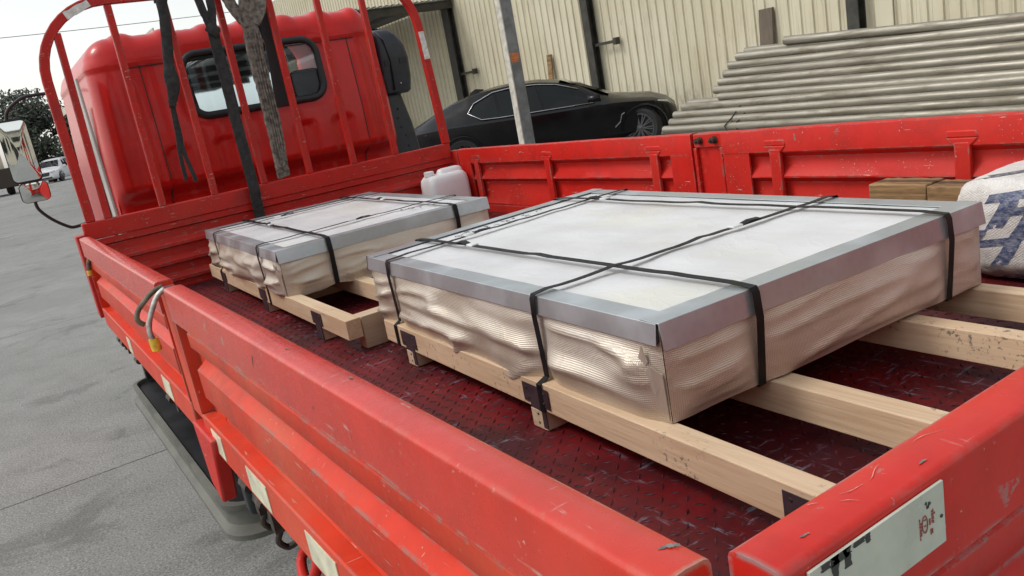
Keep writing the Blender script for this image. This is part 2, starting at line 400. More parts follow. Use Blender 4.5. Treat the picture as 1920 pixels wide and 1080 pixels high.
# ================================================================== mesh helpers
class MB:
    def __init__(s):
        s.v, s.f, s.uv = [], [], {}

    def add(s, vs, fs):
        o = len(s.v)
        s.v += [Vector(q) for q in vs]
        s.f += [tuple(i + o for i in q) for q in fs]
        return s

    def hexa(s, p):            # p: 4 bottom (ccw), 4 top
        return s.add(p, [(3, 2, 1, 0), (4, 5, 6, 7), (0, 1, 5, 4), (1, 2, 6, 5), (2, 3, 7, 6), (3, 0, 4, 7)])

    def box(s, x0, x1, y0, y1, z0, z1):
        return s.hexa([(x0, y0, z0), (x1, y0, z0), (x1, y1, z0), (x0, y1, z0),
                       (x0, y0, z1), (x1, y0, z1), (x1, y1, z1), (x0, y1, z1)])

    def grid(s, fn, nu, nv, uvf=None, keep=None, flip=False):
        o = len(s.v)
        for j in range(nv + 1):
            for i in range(nu + 1):
                s.v.append(Vector(fn(i / nu, j / nv)))
                if uvf:
                    s.uv[len(s.v) - 1] = uvf(i / nu, j / nv)
        for j in range(nv):
            for i in range(nu):
                a = o + j * (nu + 1) + i
                q = (a, a + 1, a + nu + 2, a + nu + 1)
                if keep and not keep(sum((s.v[k] for k in q), Vector()) / 4):
                    continue
                s.f.append(q[::-1] if flip else q)
        return s

    def rings(s, rs, closed=True, caps=True):
        o, n = len(s.v), len(rs[0])
        for r in rs:
            s.v += [Vector(q) for q in r]
        m = n if closed else n - 1
        for j in range(len(rs) - 1):
            for i in range(m):
                k = (i + 1) % n
                s.f.append((o + j * n + i, o + j * n + k, o + (j + 1) * n + k, o + (j + 1) * n + i))
        if caps and closed:
            s.f.append(tuple(o + i for i in range(n))[::-1])
            s.f.append(tuple(o + (len(rs) - 1) * n + i for i in range(n)))
        return s

    def tube(s, pts, r, n=10, closed=False, flat=None):
        pts = [Vector(p) for p in pts]
        rs = []
        up = None
        N = len(pts)
        for i, p in enumerate(pts):
            if closed:
                d = pts[(i + 1) % N] - pts[i - 1]
            else:
                d = pts[min(i + 1, N - 1)] - pts[max(i - 1, 0)]
            d.normalize()
            if up is None:
                up = Vector((0, 0, 1)) if abs(d.z) < 0.9 else Vector((0, 1, 0))
            a = (up - d * up.dot(d)).normalized()
            b = d.cross(a)
            up = a
            rr = r[i] if isinstance(r, (list, tuple)) else r
            fl = flat or 1.0
            rs.append([p + (a * math.cos(2 * math.pi * k / n) * fl + b * math.sin(2 * math.pi * k / n)) * rr for k in range(n)])
        if closed:
            rs.append(rs[0])
        return s.rings(rs, True, not closed)

    def ribbon(s, pts, side, width, th):
        pts = [Vector(p) for p in pts]
        N = len(pts)
        rs = []
        for i, p in enumerate(pts):
            d = (pts[min(i + 1, N - 1)] - pts[max(i - 1, 0)]).normalized()
            sd = Vector(side[i] if isinstance(side, list) else side)
            sd = (sd - d * sd.dot(d)).normalized()
            n = sd.cross(d)
            ww = width[i] if isinstance(width, list) else width
            tt = th[i] if isinstance(th, list) else th
            rs.append([p - sd * ww / 2 - n * tt / 2, p + sd * ww / 2 - n * tt / 2, p + sd * ww / 2 + n * tt / 2, p - sd * ww / 2 + n * tt / 2])
        return s.rings(rs)

    def prism(s, poly, off):
        n = len(poly)
        off = Vector(off)
        p = [Vector(q) for q in poly]
        return s.add(p + [q + off for q in p],
                     [tuple(range(n))[::-1], tuple(range(n, 2 * n))] + [(i, (i + 1) % n, (i + 1) % n + n, i + n) for i in range(n)])

    def lathe(s, prof, origin, axis, n=24, caps=True):      # prof: (dist along axis, radius)
        axis = Vector(axis).normalized()
        a = axis.orthogonal().normalized()
        b = axis.cross(a)
        o = Vector(origin)
        return s.rings([[o + axis * d + (a * math.cos(2 * math.pi * k / n) + b * math.sin(2 * math.pi * k / n)) * max(r, 1e-4)
                         for k in range(n)] for d, r in prof], True, caps)

    def build(s, name, mat, parent=None, smooth=False, bevel=0.0, seg=2, fix=True, weld=0.0):
        off = Vector((0, 0, H))
        root = parent
        base = Vector((0, 0, 0))
        while root is not None:
            if root.type == 'EMPTY' or root.parent is None:
                base += root.location
            root = root.parent
        me = bpy.data.meshes.new(name)
        me.from_pydata([tuple(q + off - base) for q in s.v], [], s.f)
        if s.uv:
            ul = me.uv_layers.new(name="UVMap")
            for lp in me.loops:
                ul.data[lp.index].uv = s.uv.get(lp.vertex_index, (0, 0))
        if fix or weld:
            bm = bmesh.new()
            bm.from_mesh(me)
            if weld:
                bmesh.ops.remove_doubles(bm, verts=bm.verts, dist=weld)
            if fix:
                bmesh.ops.recalc_face_normals(bm, faces=bm.faces)
            bm.to_mesh(me)
            bm.free()
        me.materials.append(M[mat] if isinstance(mat, str) else mat)
        if smooth:
            for p in me.polygons:
                p.use_smooth = True
        o = bpy.data.objects.new(name, me)
        C.objects.link(o)
        if parent is not None:
            o.parent = parent
        if bevel:
            md = o.modifiers.new("bevel", 'BEVEL')
            md.width = bevel
            md.segments = seg
            md.limit_method = 'ANGLE'
            md.angle_limit = math.radians(35)
            md.harden_normals = False
            if smooth is False:
                for p in me.polygons:
                    p.use_smooth = True
                try:
                    me.set_sharp_from_angle(angle=math.radians(35))
                except Exception:
                    pass
        elif smooth == 'auto':
            try:
                me.set_sharp_from_angle(angle=math.radians(40))
            except Exception:
                pass
        return o


def thing(name, label, cat, loc, group=None):
    o = bpy.data.objects.new(name, None)
    o.empty_display_size = 0.1
    C.objects.link(o)
    o.location = (loc[0], loc[1], loc[2] + H)
    tag(o, label, cat, group)
    return o


def tag(o, label=None, cat=None, group=None, kind=None):
    if label:
        o['label'] = label
    if cat:
        o['category'] = cat
    if group:
        o['group'] = group
    if kind:
        o['kind'] = kind
    return o


def lerp(a, b, t):
    return a + (b - a) * t


def V(*a):
    return Vector(a)


def smooth(a, b, x):
    t_ = max(0.0, min(1.0, (x - a) / (b - a)))
    return t_ * t_ * (3 - 2 * t_)


def spline(pts, n=6):
    P_ = [Vector(p) for p in pts]
    out = []
    for i in range(len(P_) - 1):
        p0, p1, p2, p3 = P_[max(i - 1, 0)], P_[i], P_[i + 1], P_[min(i + 2, len(P_) - 1)]
        for k in range(n):
            q = k / n
            out.append(0.5 * ((2 * p1) + (p2 - p0) * q + (2 * p0 - 5 * p1 + 4 * p2 - p3) * q * q + (3 * p1 - p0 - 3 * p2 + p3) * q ** 3))
    out.append(P_[-1])
    return out


GZ = -1.36          # yard level
AZ = -1.16          # raised apron in front of the warehouse
FZ = -0.38          # bed floor
W = 2.10            # bed width
L = 4.13            # bed length


def gz(y):
    return GZ + 0.68 * smooth(20, 54, y)


# ================================================================== ground
m = MB()
ys = [-60, -20, 0, 12, 19] + [20 + 2 * i for i in range(18)] + [60, 80, 120, 250, 600]
xs = [-500, -60, -10, 0, 4, 10, 60, 500]
for j in range(len(ys)):
    for x in xs:
        m.v.append(V(x, ys[j], gz(ys[j]) - (0.014 if ys[j] < 21 else 0)))
nx = len(xs)
for j in range(len(ys) - 1):
    for i in range(nx - 1):
        m.f.append((j * nx + i, j * nx + i + 1, (j + 1) * nx + i + 1, (j + 1) * nx + i))
ground = m.build('ground', 'ground', None)
tag(ground, kind='structure')
m = MB()
m.grid(lambda u, v: (-16 + u * 20.2, -6.6 + v * 27.7, GZ - 0.011), 1, 1)
j_ = m.build('joint_filler', 'joint', ground)
slab_y = [-6.5, -0.95, 4.60, 10.12, 15.6, 21.0]
slab_x = [-14.6, -9.9, -5.2, -0.9 - 0.0 + 4.9]
for a in range(len(slab_y) - 1):
    for b in range(len(slab_x) - 1):
        mm = MB().box(slab_x[b] + 0.007, slab_x[b + 1] - 0.007, slab_y[a] + 0.007, slab_y[a + 1] - 0.007, GZ - 0.01, GZ + random.uniform(-0.001, 0.002))
        mm.build('concrete_slab', 'ground', ground)

ap = MB().box(4.25, 30, -12, 48, GZ - 0.3, AZ).build('apron_pavement', 'apron', None, bevel=0.02)
tag(ap, kind='structure')

# ================================================================== warehouse
WX = 11.4
wh = thing('warehouse', 'cream corrugated steel warehouse wall with dark steel posts behind the black car', 'building', (WX, 8, AZ))
pitch, nrib = 0.236, 4
sheet_w = pitch * nrib


def sheet_mesh():
    m = MB()
    prof = []
    for k in range(nrib):
        y0 = k * pitch
        prof += [(0.0, y0), (0.0, y0 + pitch * 0.55), (-0.004, y0 + pitch * 0.56), (-0.004, y0 + pitch * 0.60), (0, y0 + pitch * 0.61), (0.0, y0 + pitch - 0.052), (-0.028, y0 + pitch - 0.036), (-0.028, y0 + pitch - 0.016)]
    prof.append((0.0, sheet_w - 0.002))
    n = len(prof)
    for z in (AZ + 0.02, 5.2):
        for (x, y) in prof:
            m.v.append(V(WX + x, y, z))
    for i in range(n - 1):
        m.f.append((i, i + 1, n + i + 1, n + i))
    return m


first = None
for k in range(-9, 38):
    y0 = k * sheet_w
    if first is None:
        m = sheet_mesh()
        for q in m.v:
            q.y += y0
        first = m.build('wall_sheet', 'sheet', wh)
        base_k = k
    else:
        o = first.copy()
        o.location = first.location + V(random.uniform(-0.004, 0.004), (k - base_k) * sheet_w, 0)
        C.objects.link(o)
        o.parent = wh
# plinth behind, posts, brackets
MB().box(WX + 0.035, WX + 0.25, -9, 36, AZ, 5.2).build('wall_backing', 'beam_dark', wh)


def scaleX(X, Y, z=None, X0=10.6):
    """carry a point measured on the plane X0 to the plane X along the sight line of the survey point"""
    k = (X + 0.3398) / (X0 + 0.3398)
    y = -0.4048 + (Y + 0.4048) * k
    return (y,) if z is None else (y, 0.3351 + (z - 0.3351) * k)


for Yp, wd in ((18.7, 0.34), (13.12, 0.22), (7.15, 0.20), (2.2, 0.22)):
    y = scaleX(WX - 0.12, Yp)[0]
    p_ = MB()
    p_.box(WX - 0.22, WX - 0.20, y - wd / 2, y + wd / 2, AZ, 5.2)
    p_.box(WX - 0.055, WX - 0.035, y - wd / 2, y + wd / 2, AZ, 5.2)
    p_.box(WX - 0.20, WX - 0.055, y - 0.01, y + 0.01, AZ, 5.2)
    p_.build('steel_post', 'beam_dark', wh)
for Yb, zb in ((18.3, 0.76), (12.78, 0.74)):
    y, z = scaleX(WX - 0.15, Yb, zb)
    b_ = MB().box(WX - 0.16, WX - 0.12, y - 0.34, y + 0.36, z - 0.03, z + 0.03).box(WX - 0.17, WX - 0.05, y - 0.42, y - 0.34, z - 0.07, z + 0.07)
    b_.build('wall_bracket', 'beam_dark', wh)
# a patched flashing strip of lighter sheet left of the third post
y = scaleX(WX - 0.03, 6.75)[0]
MB().box(WX - 0.060, WX - 0.034, y - 0.19, y + 0.10, AZ, 5.2).build('flashing_strip', 'sheet', wh, bevel=0.008)

# canopy further along the wall
y1, zj = scaleX(WX, 18.2, 2.56)
cy0, cy1 = y1, 46
ex = 3.7
can = thing('canopy_roof', 'grey lean-to canopy roof along the far end of the warehouse wall', 'canopy', (7, 25, 3.0))
m = MB()
n = 44
for k in range(n):
    a, b = lerp(ex, WX - 0.05, k / n), lerp(ex, WX - 0.05, (k + 1) / n)
    z0 = zj
    for (x0, x1, dz) in ((a, lerp(a, b, 0.55), 0.0), (lerp(a, b, 0.55), b, 0.035)):
        m.box(x0, x1 - 0.001, cy0, cy1, z0 + dz, z0 + dz + 0.02)
m.build('roof_sheet', 'canopy', can)
MB().box(ex - 0.03, ex, cy0, cy1, zj - 0.14, zj + 0.16).build('fascia', 'fascia', can)
for yy in (cy0 + 0.1, cy0 + 5, cy0 + 10, cy0 + 15, cy0 + 20):
    MB().box(ex + 0.02, WX - 0.06, yy, yy + 0.14, zj - 0.2, zj - 0.003).build('roof_beam', 'beam_dark', can)
for k in range(1, 6):
    xx = lerp(ex, WX, k / 6)
    for q in range(4):
        ya = cy0 + 0.245 + q * 5
        MB().box(xx, xx + 0.07, ya, ya + 4.75, zj - 0.08, zj - 0.004).build('purlin', 'beam_dark', can)
for yy in (cy0 + 10.0, cy0 + 20.0):
    MB().box(ex + 0.03, ex + 0.18, yy, yy + 0.15, AZ, zj - 0.2).build('canopy_post', 'grey_col', can)

# grey steel column near the truck
col = thing('steel_column', 'grey steel column with one side painted sunlit and small orange sticker standing in front of the black car', 'column', (5.06, 7.76, AZ))
MB().box(5.0, 5.15, 7.70, 7.79, AZ + 0.02, 3.4).build('shaft', 'grey_col', col, bevel=0.006)
MB().box(4.985, 4.998, 7.694, 7.796, AZ + 0.02, 3.4).build('sunlit_face', 'frame_and_lit_face', col)  # column side facing the open sky, its brightness put into the colour
MB().box(4.9, 5.22, 7.60, 7.92, AZ, AZ + 0.02).build('base_plate', 'grey_col', col)
st = MB().box(5.012, 5.118, 7.696, 7.6985, 0.545, 0.65).build('warning_sticker', 'orange', col)
m = MB()
for r_ in range(2):
    m.box(5.018, 5.112, 7.6948, 7.6955, 0.553 + r_ * 0.02, 0.561 + r_ * 0.02)
for c_ in range(4):
    x0 = 5.018 + c_ * 0.0245
    m.box(x0, x0 + 0.016, 7.6948, 7.6955, 0.607, 0.611).box(x0, x0 + 0.016, 7.6948, 7.6955, 0.622, 0.626).box(x0 + 0.006, x0 + 0.010, 7.6945, 7.6948, 0.600, 0.640)
m.build('sticker_print', 'sticker_red', st)

# boards leaning on the wall
y, z = scaleX(WX - 0.12, 8.78, 0.73)
b_ = MB().hexa([(WX - 0.22, y - 0.13, AZ), (WX - 0.16, y - 0.13, AZ), (WX - 0.16, y + 0.15, AZ), (WX - 0.22, y + 0.15, AZ),
                (WX - 0.10, y - 0.16, z), (WX - 0.04, y - 0.16, z), (WX - 0.04, y + 0.12, z), (WX - 0.10, y + 0.12, z)]).build('wooden_board', 'greywood', None, bevel=0.006)
tag(b_, 'tall dark weathered board leaning on the cream wall above the pipe stack', 'board')
y, z = scaleX(WX - 0.12, 14.7, 0.76)
b_ = MB().hexa([(WX - 0.24, y - 0.05, AZ), (WX - 0.20, y - 0.05, AZ), (WX - 0.20, y + 0.12, AZ), (WX - 0.24, y + 0.12, AZ),
                (WX - 0.10, y - 0.08, z), (WX - 0.06, y - 0.08, z), (WX - 0.06, y + 0.09, z), (WX - 0.10, y + 0.09, z)]).build('wooden_plank', 'oldwood', None, bevel=0.005)
tag(b_, 'narrow brown plank leaning on the cream wall behind the roof of the black car', 'plank')

# office block across the yard behind the viewer, seen in the wing mirrors
ob = thing('office_block', 'pale two storey building across the yard reflected in the wing mirrors', 'building', (-6, -38, GZ))
MB().box(-26, 9, -46, -38, GZ, 5.4).build('wall', 'fascia', ob)
MB().box(-26.4, 9.4, -46.4, -37.4, 5.401, 5.8).build('roof', 'canopy', ob)
for k in range(10):
    for z0, z1 in ((-.2, 1.3), (2.6, 4.1)):
        xx = -24.5 + 3.4 * k
        fr_ = MB().box(xx, xx + 1.9, -38.0, -37.92, z0, z1).build('window', 'frame_and_lit_face', ob)
        MB().box(xx + .08, xx + .92, -37.919, -37.90, z0 + .08, z1 - .08).box(xx + .98, xx + 1.82, -37.919, -37.90, z0 + .08, z1 - .08).build('pane', 'car_glass', fr_)
MB().box(-9.4, -5.6, -37.99, -37.85, GZ, 1.9).build('gate_door', 'chassis', ob)

# ================================================================== pipe stack
sup = []
for i_, yy in enumerate((0.4, 3.0, 5.4)):
    o = MB().box(6.0, 6.75, yy - 0.12, yy + 0.12, AZ, -0.555).build('concrete_block', 'concrete_block', None, bevel=0.015)
    tag(o, ['concrete support block under the near end of the pipe stack', 'concrete support block under the middle of the pipe stack',
            'concrete support block under the far end of the pipe stack'][i_], 'block', 'support blocks under the pipe stack')
ordn = ['lowest', 'second from the bottom', 'third from the bottom', 'fourth from the bottom', 'fifth from the bottom', 'sixth from the bottom', 'topmost']
rows = []
for k in range(4):
    rows.append((0, k, 6.18 + 0.035 * k, [6.74, 6.62, 6.54, 6.40][k], -0.505 + 0.0765 * k, -0.552 + 0.0745 * k))
for k in range(7):
    rows.append((1, k, 6.34 + 0.035 * k, [5.84, 5.90, 5.82, 5.74, 5.66, 5.55, 4.95][k], -0.205 + 0.0755 * k, -0.285 + 0.068 * k))
rows += [(2, k, r_[2] + .08, r_[3] - .12 - .05 * (k % 3), r_[4] + .038, r_[5] + .036) for k, r_ in enumerate(rows[:-1])]
for lay, k, X, yl, zl, zr in rows:
    kx = (X + .34) / 6.64
    yl, zl, zr, yr = -.405 + (yl + .405) * kx, .335 + (zl - .335) * kx, .335 + (zr - .335) * kx, -.405 + 3.235 * kx
    r_ = 0.0425
    sl = (zr - zl) / (yr - yl)
    y_end = -0.9 + 0.1 * random.random()
    z_end = zl + sl * (y_end - yl)
    m = MB()
    A_, B_ = V(X, yl, zl), V(X + random.uniform(-0.02, 0.02), y_end, z_end)
    nseg = 14
    pts = [A_.lerp(B_, q / nseg) + V(0, 0, -0.006 * math.sin(math.pi * q / nseg)) for q in range(nseg + 1)]
    N_ = 14
    rs = []
    for rad in (r_, r_ - 0.006):
        seq = pts if rad == r_ else pts[::-1]
        for p in seq:
            rs.append([p + V(math.cos(2 * math.pi * q / N_) * rad, 0, math.sin(2 * math.pi * q / N_) * rad) for q in range(N_)])
    rs.append(rs[0])
    m.rings(rs, True, False)
    o = m.build('steel_pipe', 'pipe', None, smooth='auto')
    where = 'lower bundle behind the truck' if lay == 0 else 'upper bundle by the wall'
    ord_ = ordn[min(k, 6)] if not (lay == 0 and k == 3) and not (lay == 1 and k == 6) else 'topmost'
    if lay == 2:
        tag(o, 'dusty pipe of the inner row half hidden behind the front row of the pipe stack', 'pipe', 'inner pipes of the stack')
    else:
        tag(o, f'dusty galvanised pipe, {ord_} in the {where}', 'pipe', 'pipes stacked beside the warehouse')
# filler pipes behind the front face of the stack (hold the rows up)
wire = MB()
for (yy, x0) in ((5.62, 6.13), (5.50, 6.15)):
    wire.tube([(x0 - 0.01, yy, -0.56), (x0, yy + 0.05, -0.49), (x0 + 0.04, yy - 0.02, -0.42), (x0 + 0.09, yy - 0.06, -0.35), (x0 + 0.15, yy - 0.1, -0.27)], 0.006, 6)
o = wire.build('tie_wire', 'chassis', None)
tag(o, 'thin black tie wire wrapped round the lower pipe bundle', 'wire')

# ================================================================== vehicles in the background
def loft_car(name, label, cat, F, head, z0, st, wheels, paint, windows, scale=1.0, steer=0.0, extras=None, wheel_r=0.335):
    h = V(*head, 0).normalized()
    lat = V(h.y, -h.x, 0)             # right-hand side of the car
    def P_(s, l, z):
        return V(F[0], F[1], z0) + (h * s + lat * l + V(0, 0, z)) * scale
    t_ = thing(name, label, cat, P_(st[len(st) // 2][0], 0, 0))
    rings = []
    for (s, zt, zb, wr, wb, ww, bot) in st:
        zs = min(zb - 0.05, zt - 0.08)
        half = [(0, zt), (wr * 0.6, zt - 0.008), (wr, zt - 0.045), (lerp(wr, wb, .5), lerp(zt - .045, zb, .48)), (wb, zb), (ww, zs), (ww + 0.012, lerp(zs, bot, .5)), (ww - 0.02, lerp(zs, bot, .86)), (ww - 0.12, bot), (0, bot)]
        ring = [P_(s, a, b) for a, b in half] + [P_(s, -a, b) for a, b in half[-2:0:-1]]
        rings.append(ring)
    m = MB().rings(rings)
    m.build('body', paint, t_, smooth='auto', weld=0.0005)

    def side(s, f, sgn, off=0.01):
        for a, b in zip(st, st[1:]):
            if a[0] <= s <= b[0]:
                q = (s - a[0]) / (b[0] - a[0])
                c = [lerp(x, y, q) for x, y in zip(a, b)]
                return P_(s, sgn * (lerp(c[4], c[3], f) + off), lerp(c[2], c[1] - 0.045, f))
        return P_(s, 0, 0)
    for poly in windows:
        for sgn in (1, -1):
            pts = [side(a, b, sgn) for a, b in poly]
            cen = sum(pts, Vector()) / len(pts)
            mm = MB()
            o_ = len(mm.v)
            mm.add(pts + [cen], [(i, (i + 1) % len(pts), len(pts)) for i in range(len(pts))])
            mm.build('side_window', 'car_glass', t_)
            tr = MB().tube([side(a, b, sgn, 0.014) for a, b in poly], 0.006 * scale, 6, closed=True)
            tr.build('window_frame', 'car', t_)
    if paint == 'car':
        for sgn in (1, -1):
            dlo = [(-1.44, .05), (-2.3, .03), (-3.1, .03), (-3.44, .05), (-3.69, .37), (-3.57, .70), (-3.2, .90), (-2.8, .93), (-2.4, .93), (-2.05, .93), (-1.68, .84)]
            MB().tube([side(a, b, sgn, 0.016) for a, b in dlo], 0.010, 6).build('chrome_trim', 'chrome', t_, smooth=True)
    for (s, hw) in wheels:
        for sgn in (1, -1):
            ax = lat * sgn
            ang = steer if s > -1.5 else 0
            ax = Matrix.Rotation(ang, 3, 'Z') @ ax
            o_ = P_(s, sgn * (hw - 0.2), wheel_r)
            ty = MB().lathe([(0, wheel_r * .72 * scale), (0, (wheel_r - .02) * scale), (0.03, wheel_r * scale), (0.19, wheel_r * scale), (0.225, (wheel_r - .03) * scale), (0.215, wheel_r * .74 * scale), (0.17, wheel_r * .72 * scale)], o_, ax, 32, False)
            wobj = ty.build('wheel', 'tyre', t_, smooth='auto')
            rm = MB().lathe([(0.205, wheel_r * .745 * scale), (0.222, wheel_r * .74 * scale), (0.222, wheel_r * .69 * scale), (0.2, wheel_r * .67 * scale)], o_, ax, 32, False)
            a1 = ax.orthogonal().normalized()
            for k in range(10):
                for dlt in (-0.10, 0.10):
                    th = 2 * math.pi * k / 10 + dlt
                    d1 = Matrix.Rotation(th, 3, ax) @ a1
                    d2 = ax.cross(d1)
                    c0, c1 = o_ + ax * 0.205 * scale + d1 * 0.03, o_ + ax * 0.205 * scale + d1 * wheel_r * .7 * scale
                    wv = d2 * 0.009
                    rm.hexa([c0 - wv, c0 + wv, c1 + wv, c1 - wv, c0 - wv + ax * .015, c0 + wv + ax * .015, c1 + wv + ax * .015, c1 - wv + ax * .015])
            rm.lathe([(0.2, 0.05), (0.225, 0.045), (0.23, 0.001)], o_, ax, 16)
            rm.build('rim', 'rim' if (s > -1.5 or paint != 'car') else 'cavity', wobj)
            MB().lathe([(0.17, wheel_r * .7 * scale), (0.172, 0.001)], o_, ax, 24).build('brake_disc', 'cavity', wobj)
            # dark wheel arch ring on the body side
            arch = MB().tube([P_(s + math.cos(q) * (wheel_r + .05), sgn * (hw + 0.012), wheel_r + math.sin(q) * (wheel_r + .05)) for q in [math.pi * i / 14 for i in range(15)]], 0.02 * scale, 6)
            arch.build('wheel_arch', paint if paint == 'car' else 'rubber', t_)
    if extras:
        extras(t_, P_, side)
    return t_


car_st = [(-5.02, .80, .74, .45, .56, .60, .42), (-4.97, .90, .84, .52, .68, .74, .34), (-4.8, 1.00, .92, .58, .77, .85, .27), (-4.35, 1.19, .94, .57, .82, .90, .22),
          (-3.98, 1.325, .94, .57, .845, .925, .2), (-3.65, 1.41, .93, .57, .85, .93, .2), (-3.2, 1.475, .915, .57, .855, .93, .2), (-2.8, 1.485, .905, .57, .855, .93, .2),
          (-2.4, 1.455, .90, .57, .855, .93, .2), (-2.05, 1.39, .895, .57, .85, .93, .2), (-1.67, 1.27, .89, .58, .85, .93, .2), (-1.30, 1.06, .885, .62, .84, .93, .2),
          (-1.1, .985, .885, .64, .83, .93, .2), (-.8, .935, .86, .62, .82, .925, .2), (-.42, .885, .81, .56, .77, .88, .2), (-.16, .78, .70, .48, .62, .74, .22), (-.03, .66, .60, .36, .48, .55, .28), (0, .56, .52, .2, .3, .36, .36)]


def car_extras(t_, P_, side):
    for sgn in (1, -1):
        m = MB().rings([[P_(s, sgn * (0.86 + dl), z + dz) for dl, dz in ((0.02, -.05), (0.18, -.06), (0.2, 0.0), (0.17, .06), (0.03, .05))] for s, z in ((-1.52, .98), (-1.36, .97), (-1.30, .965))])
        m.build('door_mirror', 'car', t_, smooth=True)
        MB().hexa([P_(-.30, sgn * .80, .66), P_(-.12, sgn * .62, .64), P_(-.11, sgn * .60, .66), P_(-.30, sgn * .78, .68),
                   P_(-.34, sgn * .815, .74), P_(-.15, sgn * .64, .70), P_(-.16, sgn * .60, .72), P_(-.34, sgn * .77, .76)]).build('headlight', 'lamp', t_, bevel=0.01)
        tl = MB()
        tl.hexa([P_(-5.03, sgn * .30, .79), P_(-4.50, sgn * .905, .83), P_(-4.52, sgn * .80, .83), P_(-4.9, sgn * .30, .79),
                 P_(-5.01, sgn * .30, .89), P_(-4.48, sgn * .90, .86), P_(-4.52, sgn * .8, .86), P_(-4.9, sgn * .30, .89)])
        tl.build('taillight', 'tail_red', t_, bevel=0.01)
        MB().tube([P_(-1.12, sgn * .955, .42), P_(-1.02, sgn * .957, .50), P_(-.98, sgn * .955, .62), P_(-.93, sgn * .952, .64)], 0.012, 6).build('side_vent_trim', 'chrome', t_)
    m = MB().rings([[P_(s, l * w_, z + zz) for l, zz in ((-1, 0), (-.5, hh), (.5, hh), (1, 0))] for s, w_, hh, z in ((-3.72, .03, .03, 1.40), (-3.6, .035, .075, 1.415), (-3.45, .02, .02, 1.44))])
    m.build('roof_antenna', 'car', t_)
    m = MB().hexa([P_(-5.045, -.26, .62), P_(-5.045, .26, .62), P_(-5.0, .26, .62), P_(-5.0, -.26, .62), P_(-5.035, -.26, .73), P_(-5.035, .26, .73), P_(-5.0, .26, .73), P_(-5.0, -.26, .73)])
    m.build('number_plate', 'suv', t_)
    # windscreen and tailgate glass
    m = MB().add([P_(-1.16, -.62, 1.0), P_(-1.16, .62, 1.0), P_(-2.0, .52, 1.39), P_(-2.0, -.52, 1.39)], [(0, 1, 2, 3)])
    m.build('windscreen', 'car_glass', t_)


car_windows = [[(-1.42, .05), (-2.30, .05), (-2.40, .90), (-2.05, .90), (-1.68, .80), (-1.45, .40)],
               [(-2.34, .05), (-3.08, .05), (-3.16, .88), (-2.44, .90)],
               [(-3.12, .05), (-3.42, .07), (-3.66, .36), (-3.55, .66), (-3.20, .86)]]
loft_car('parked_car', 'black five-door car parked between the grey column and the cream warehouse wall', 'car', (10.47, 10.85), (.758, -.652), AZ,
         car_st, ((-.62, .925), (-3.86, .93)), 'car', car_windows, 1.0, -0.35, car_extras)

suv_st = [(-4.6, .95, .85, .55, .7, .78, .4), (-4.5, 1.35, .95, .58, .8, .88, .28), (-4.2, 1.60, 1.0, .58, .84, .9, .25), (-3.2, 1.68, 1.0, .6, .85, .92, .22), (-2.2, 1.66, .99, .6, .85, .92, .22),
          (-1.75, 1.5, .99, .6, .85, .92, .22), (-1.25, 1.12, .99, .68, .84, .92, .22), (-1.0, 1.04, .97, .7, .83, .92, .22), (-.4, .98, .9, .66, .8, .9, .25), (-.1, .85, .8, .6, .72, .82, .3), (0, .6, .56, .5, .6, .7, .35)]


def suv_extras(t_, P_, side):
    for sgn in (1, -1):
        MB().hexa([P_(-.16, sgn * .55, .72), P_(-.16, sgn * .84, .74), P_(-.02, sgn * .78, .74), P_(.02, sgn * .55, .72), P_(-.16, sgn * .55, .8), P_(-.2, sgn * .84, .84), P_(-.08, sgn * .78, .84), P_(-.02, sgn * .55, .8)]).build('headlight', 'lamp', t_)
        MB().box(0, 0, 0, 0, 0, 0)
        c = P_(-1.5, sgn * 1.0, 1.05)
        MB().box(c.x - .09, c.x + .09, c.y - .09, c.y + .09, c.z - .07, c.z + .07).build('door_mirror', 'suv', t_, bevel=.03)
    MB().hexa([P_(-.05, -.42, .52), P_(-.05, .42, .52), P_(.025, .42, .52), P_(.025, -.42, .52), P_(-.05, -.48, .76), P_(-.05, .48, .76), P_(.0, .48, .76), P_(.0, -.48, .76)]).build('grille', 'rubber', t_)
    MB().hexa([P_(-.05, -.6, .33), P_(-.05, .6, .33), P_(.02, .6, .33), P_(.02, -.6, .33), P_(-.05, -.6, .43), P_(-.05, .6, .43), P_(.02, .6, .43), P_(.02, -.6, .43)]).build('bumper_intake', 'rubber', t_)
    m = MB().add([P_(-1.2, -.7, 1.10), P_(-1.2, .7, 1.10), P_(-1.79, .56, 1.53), P_(-1.79, -.56, 1.53)], [(0, 1, 2, 3)])
    m.build('windscreen', 'car_glass', t_)


loft_car('suv', 'white sport utility vehicle facing the camera in front of the dark trees', 'car', (3.2, 65.6), (-.45, -.89), gz(66), suv_st, ((-.85, .91), (-3.55, .91)), 'suv',
         [[(-1.7, .08), (-2.5, .08), (-2.5, .85), (-2.0, .85)], [(-2.6, .08), (-4.0, .08), (-3.9, .85), (-2.6, .85)]], 1.0, 0, suv_extras, 0.36)

bt = thing('box_truck', 'cream box truck seen far off at the left edge behind the wing mirrors', 'truck', (-.2, 55, gz(55)))
g0 = gz(55)
MB().box(-1.5, 0.85, 53, 58, g0 + 0.85, g0 + 2.45).build('cargo_box', 'truck_cream', bt, bevel=.04)
MB().box(-1.3, 0.9, 52.6, 57.5, g0 + .45, g0 + .84).build('chassis', 'chassis', bt)
MB().box(0.3, 1.25, 52.0, 52.95, g0 + .40, g0 + 1.45).build('tailgate', 'grime_metal', bt, bevel=.05)
for (x, y) in ((0.7, 53.3), (0.7, 57), (-1.4, 53.3), (-1.4, 57)):
    wt = MB().lathe([(0, .2), (0, .46), (.04, .5), (.28, .5), (.32, .46), (.32, .2)], (x, y, g0 + .5), (1, 0, 0), 20).build('wheel', 'tyre', bt)

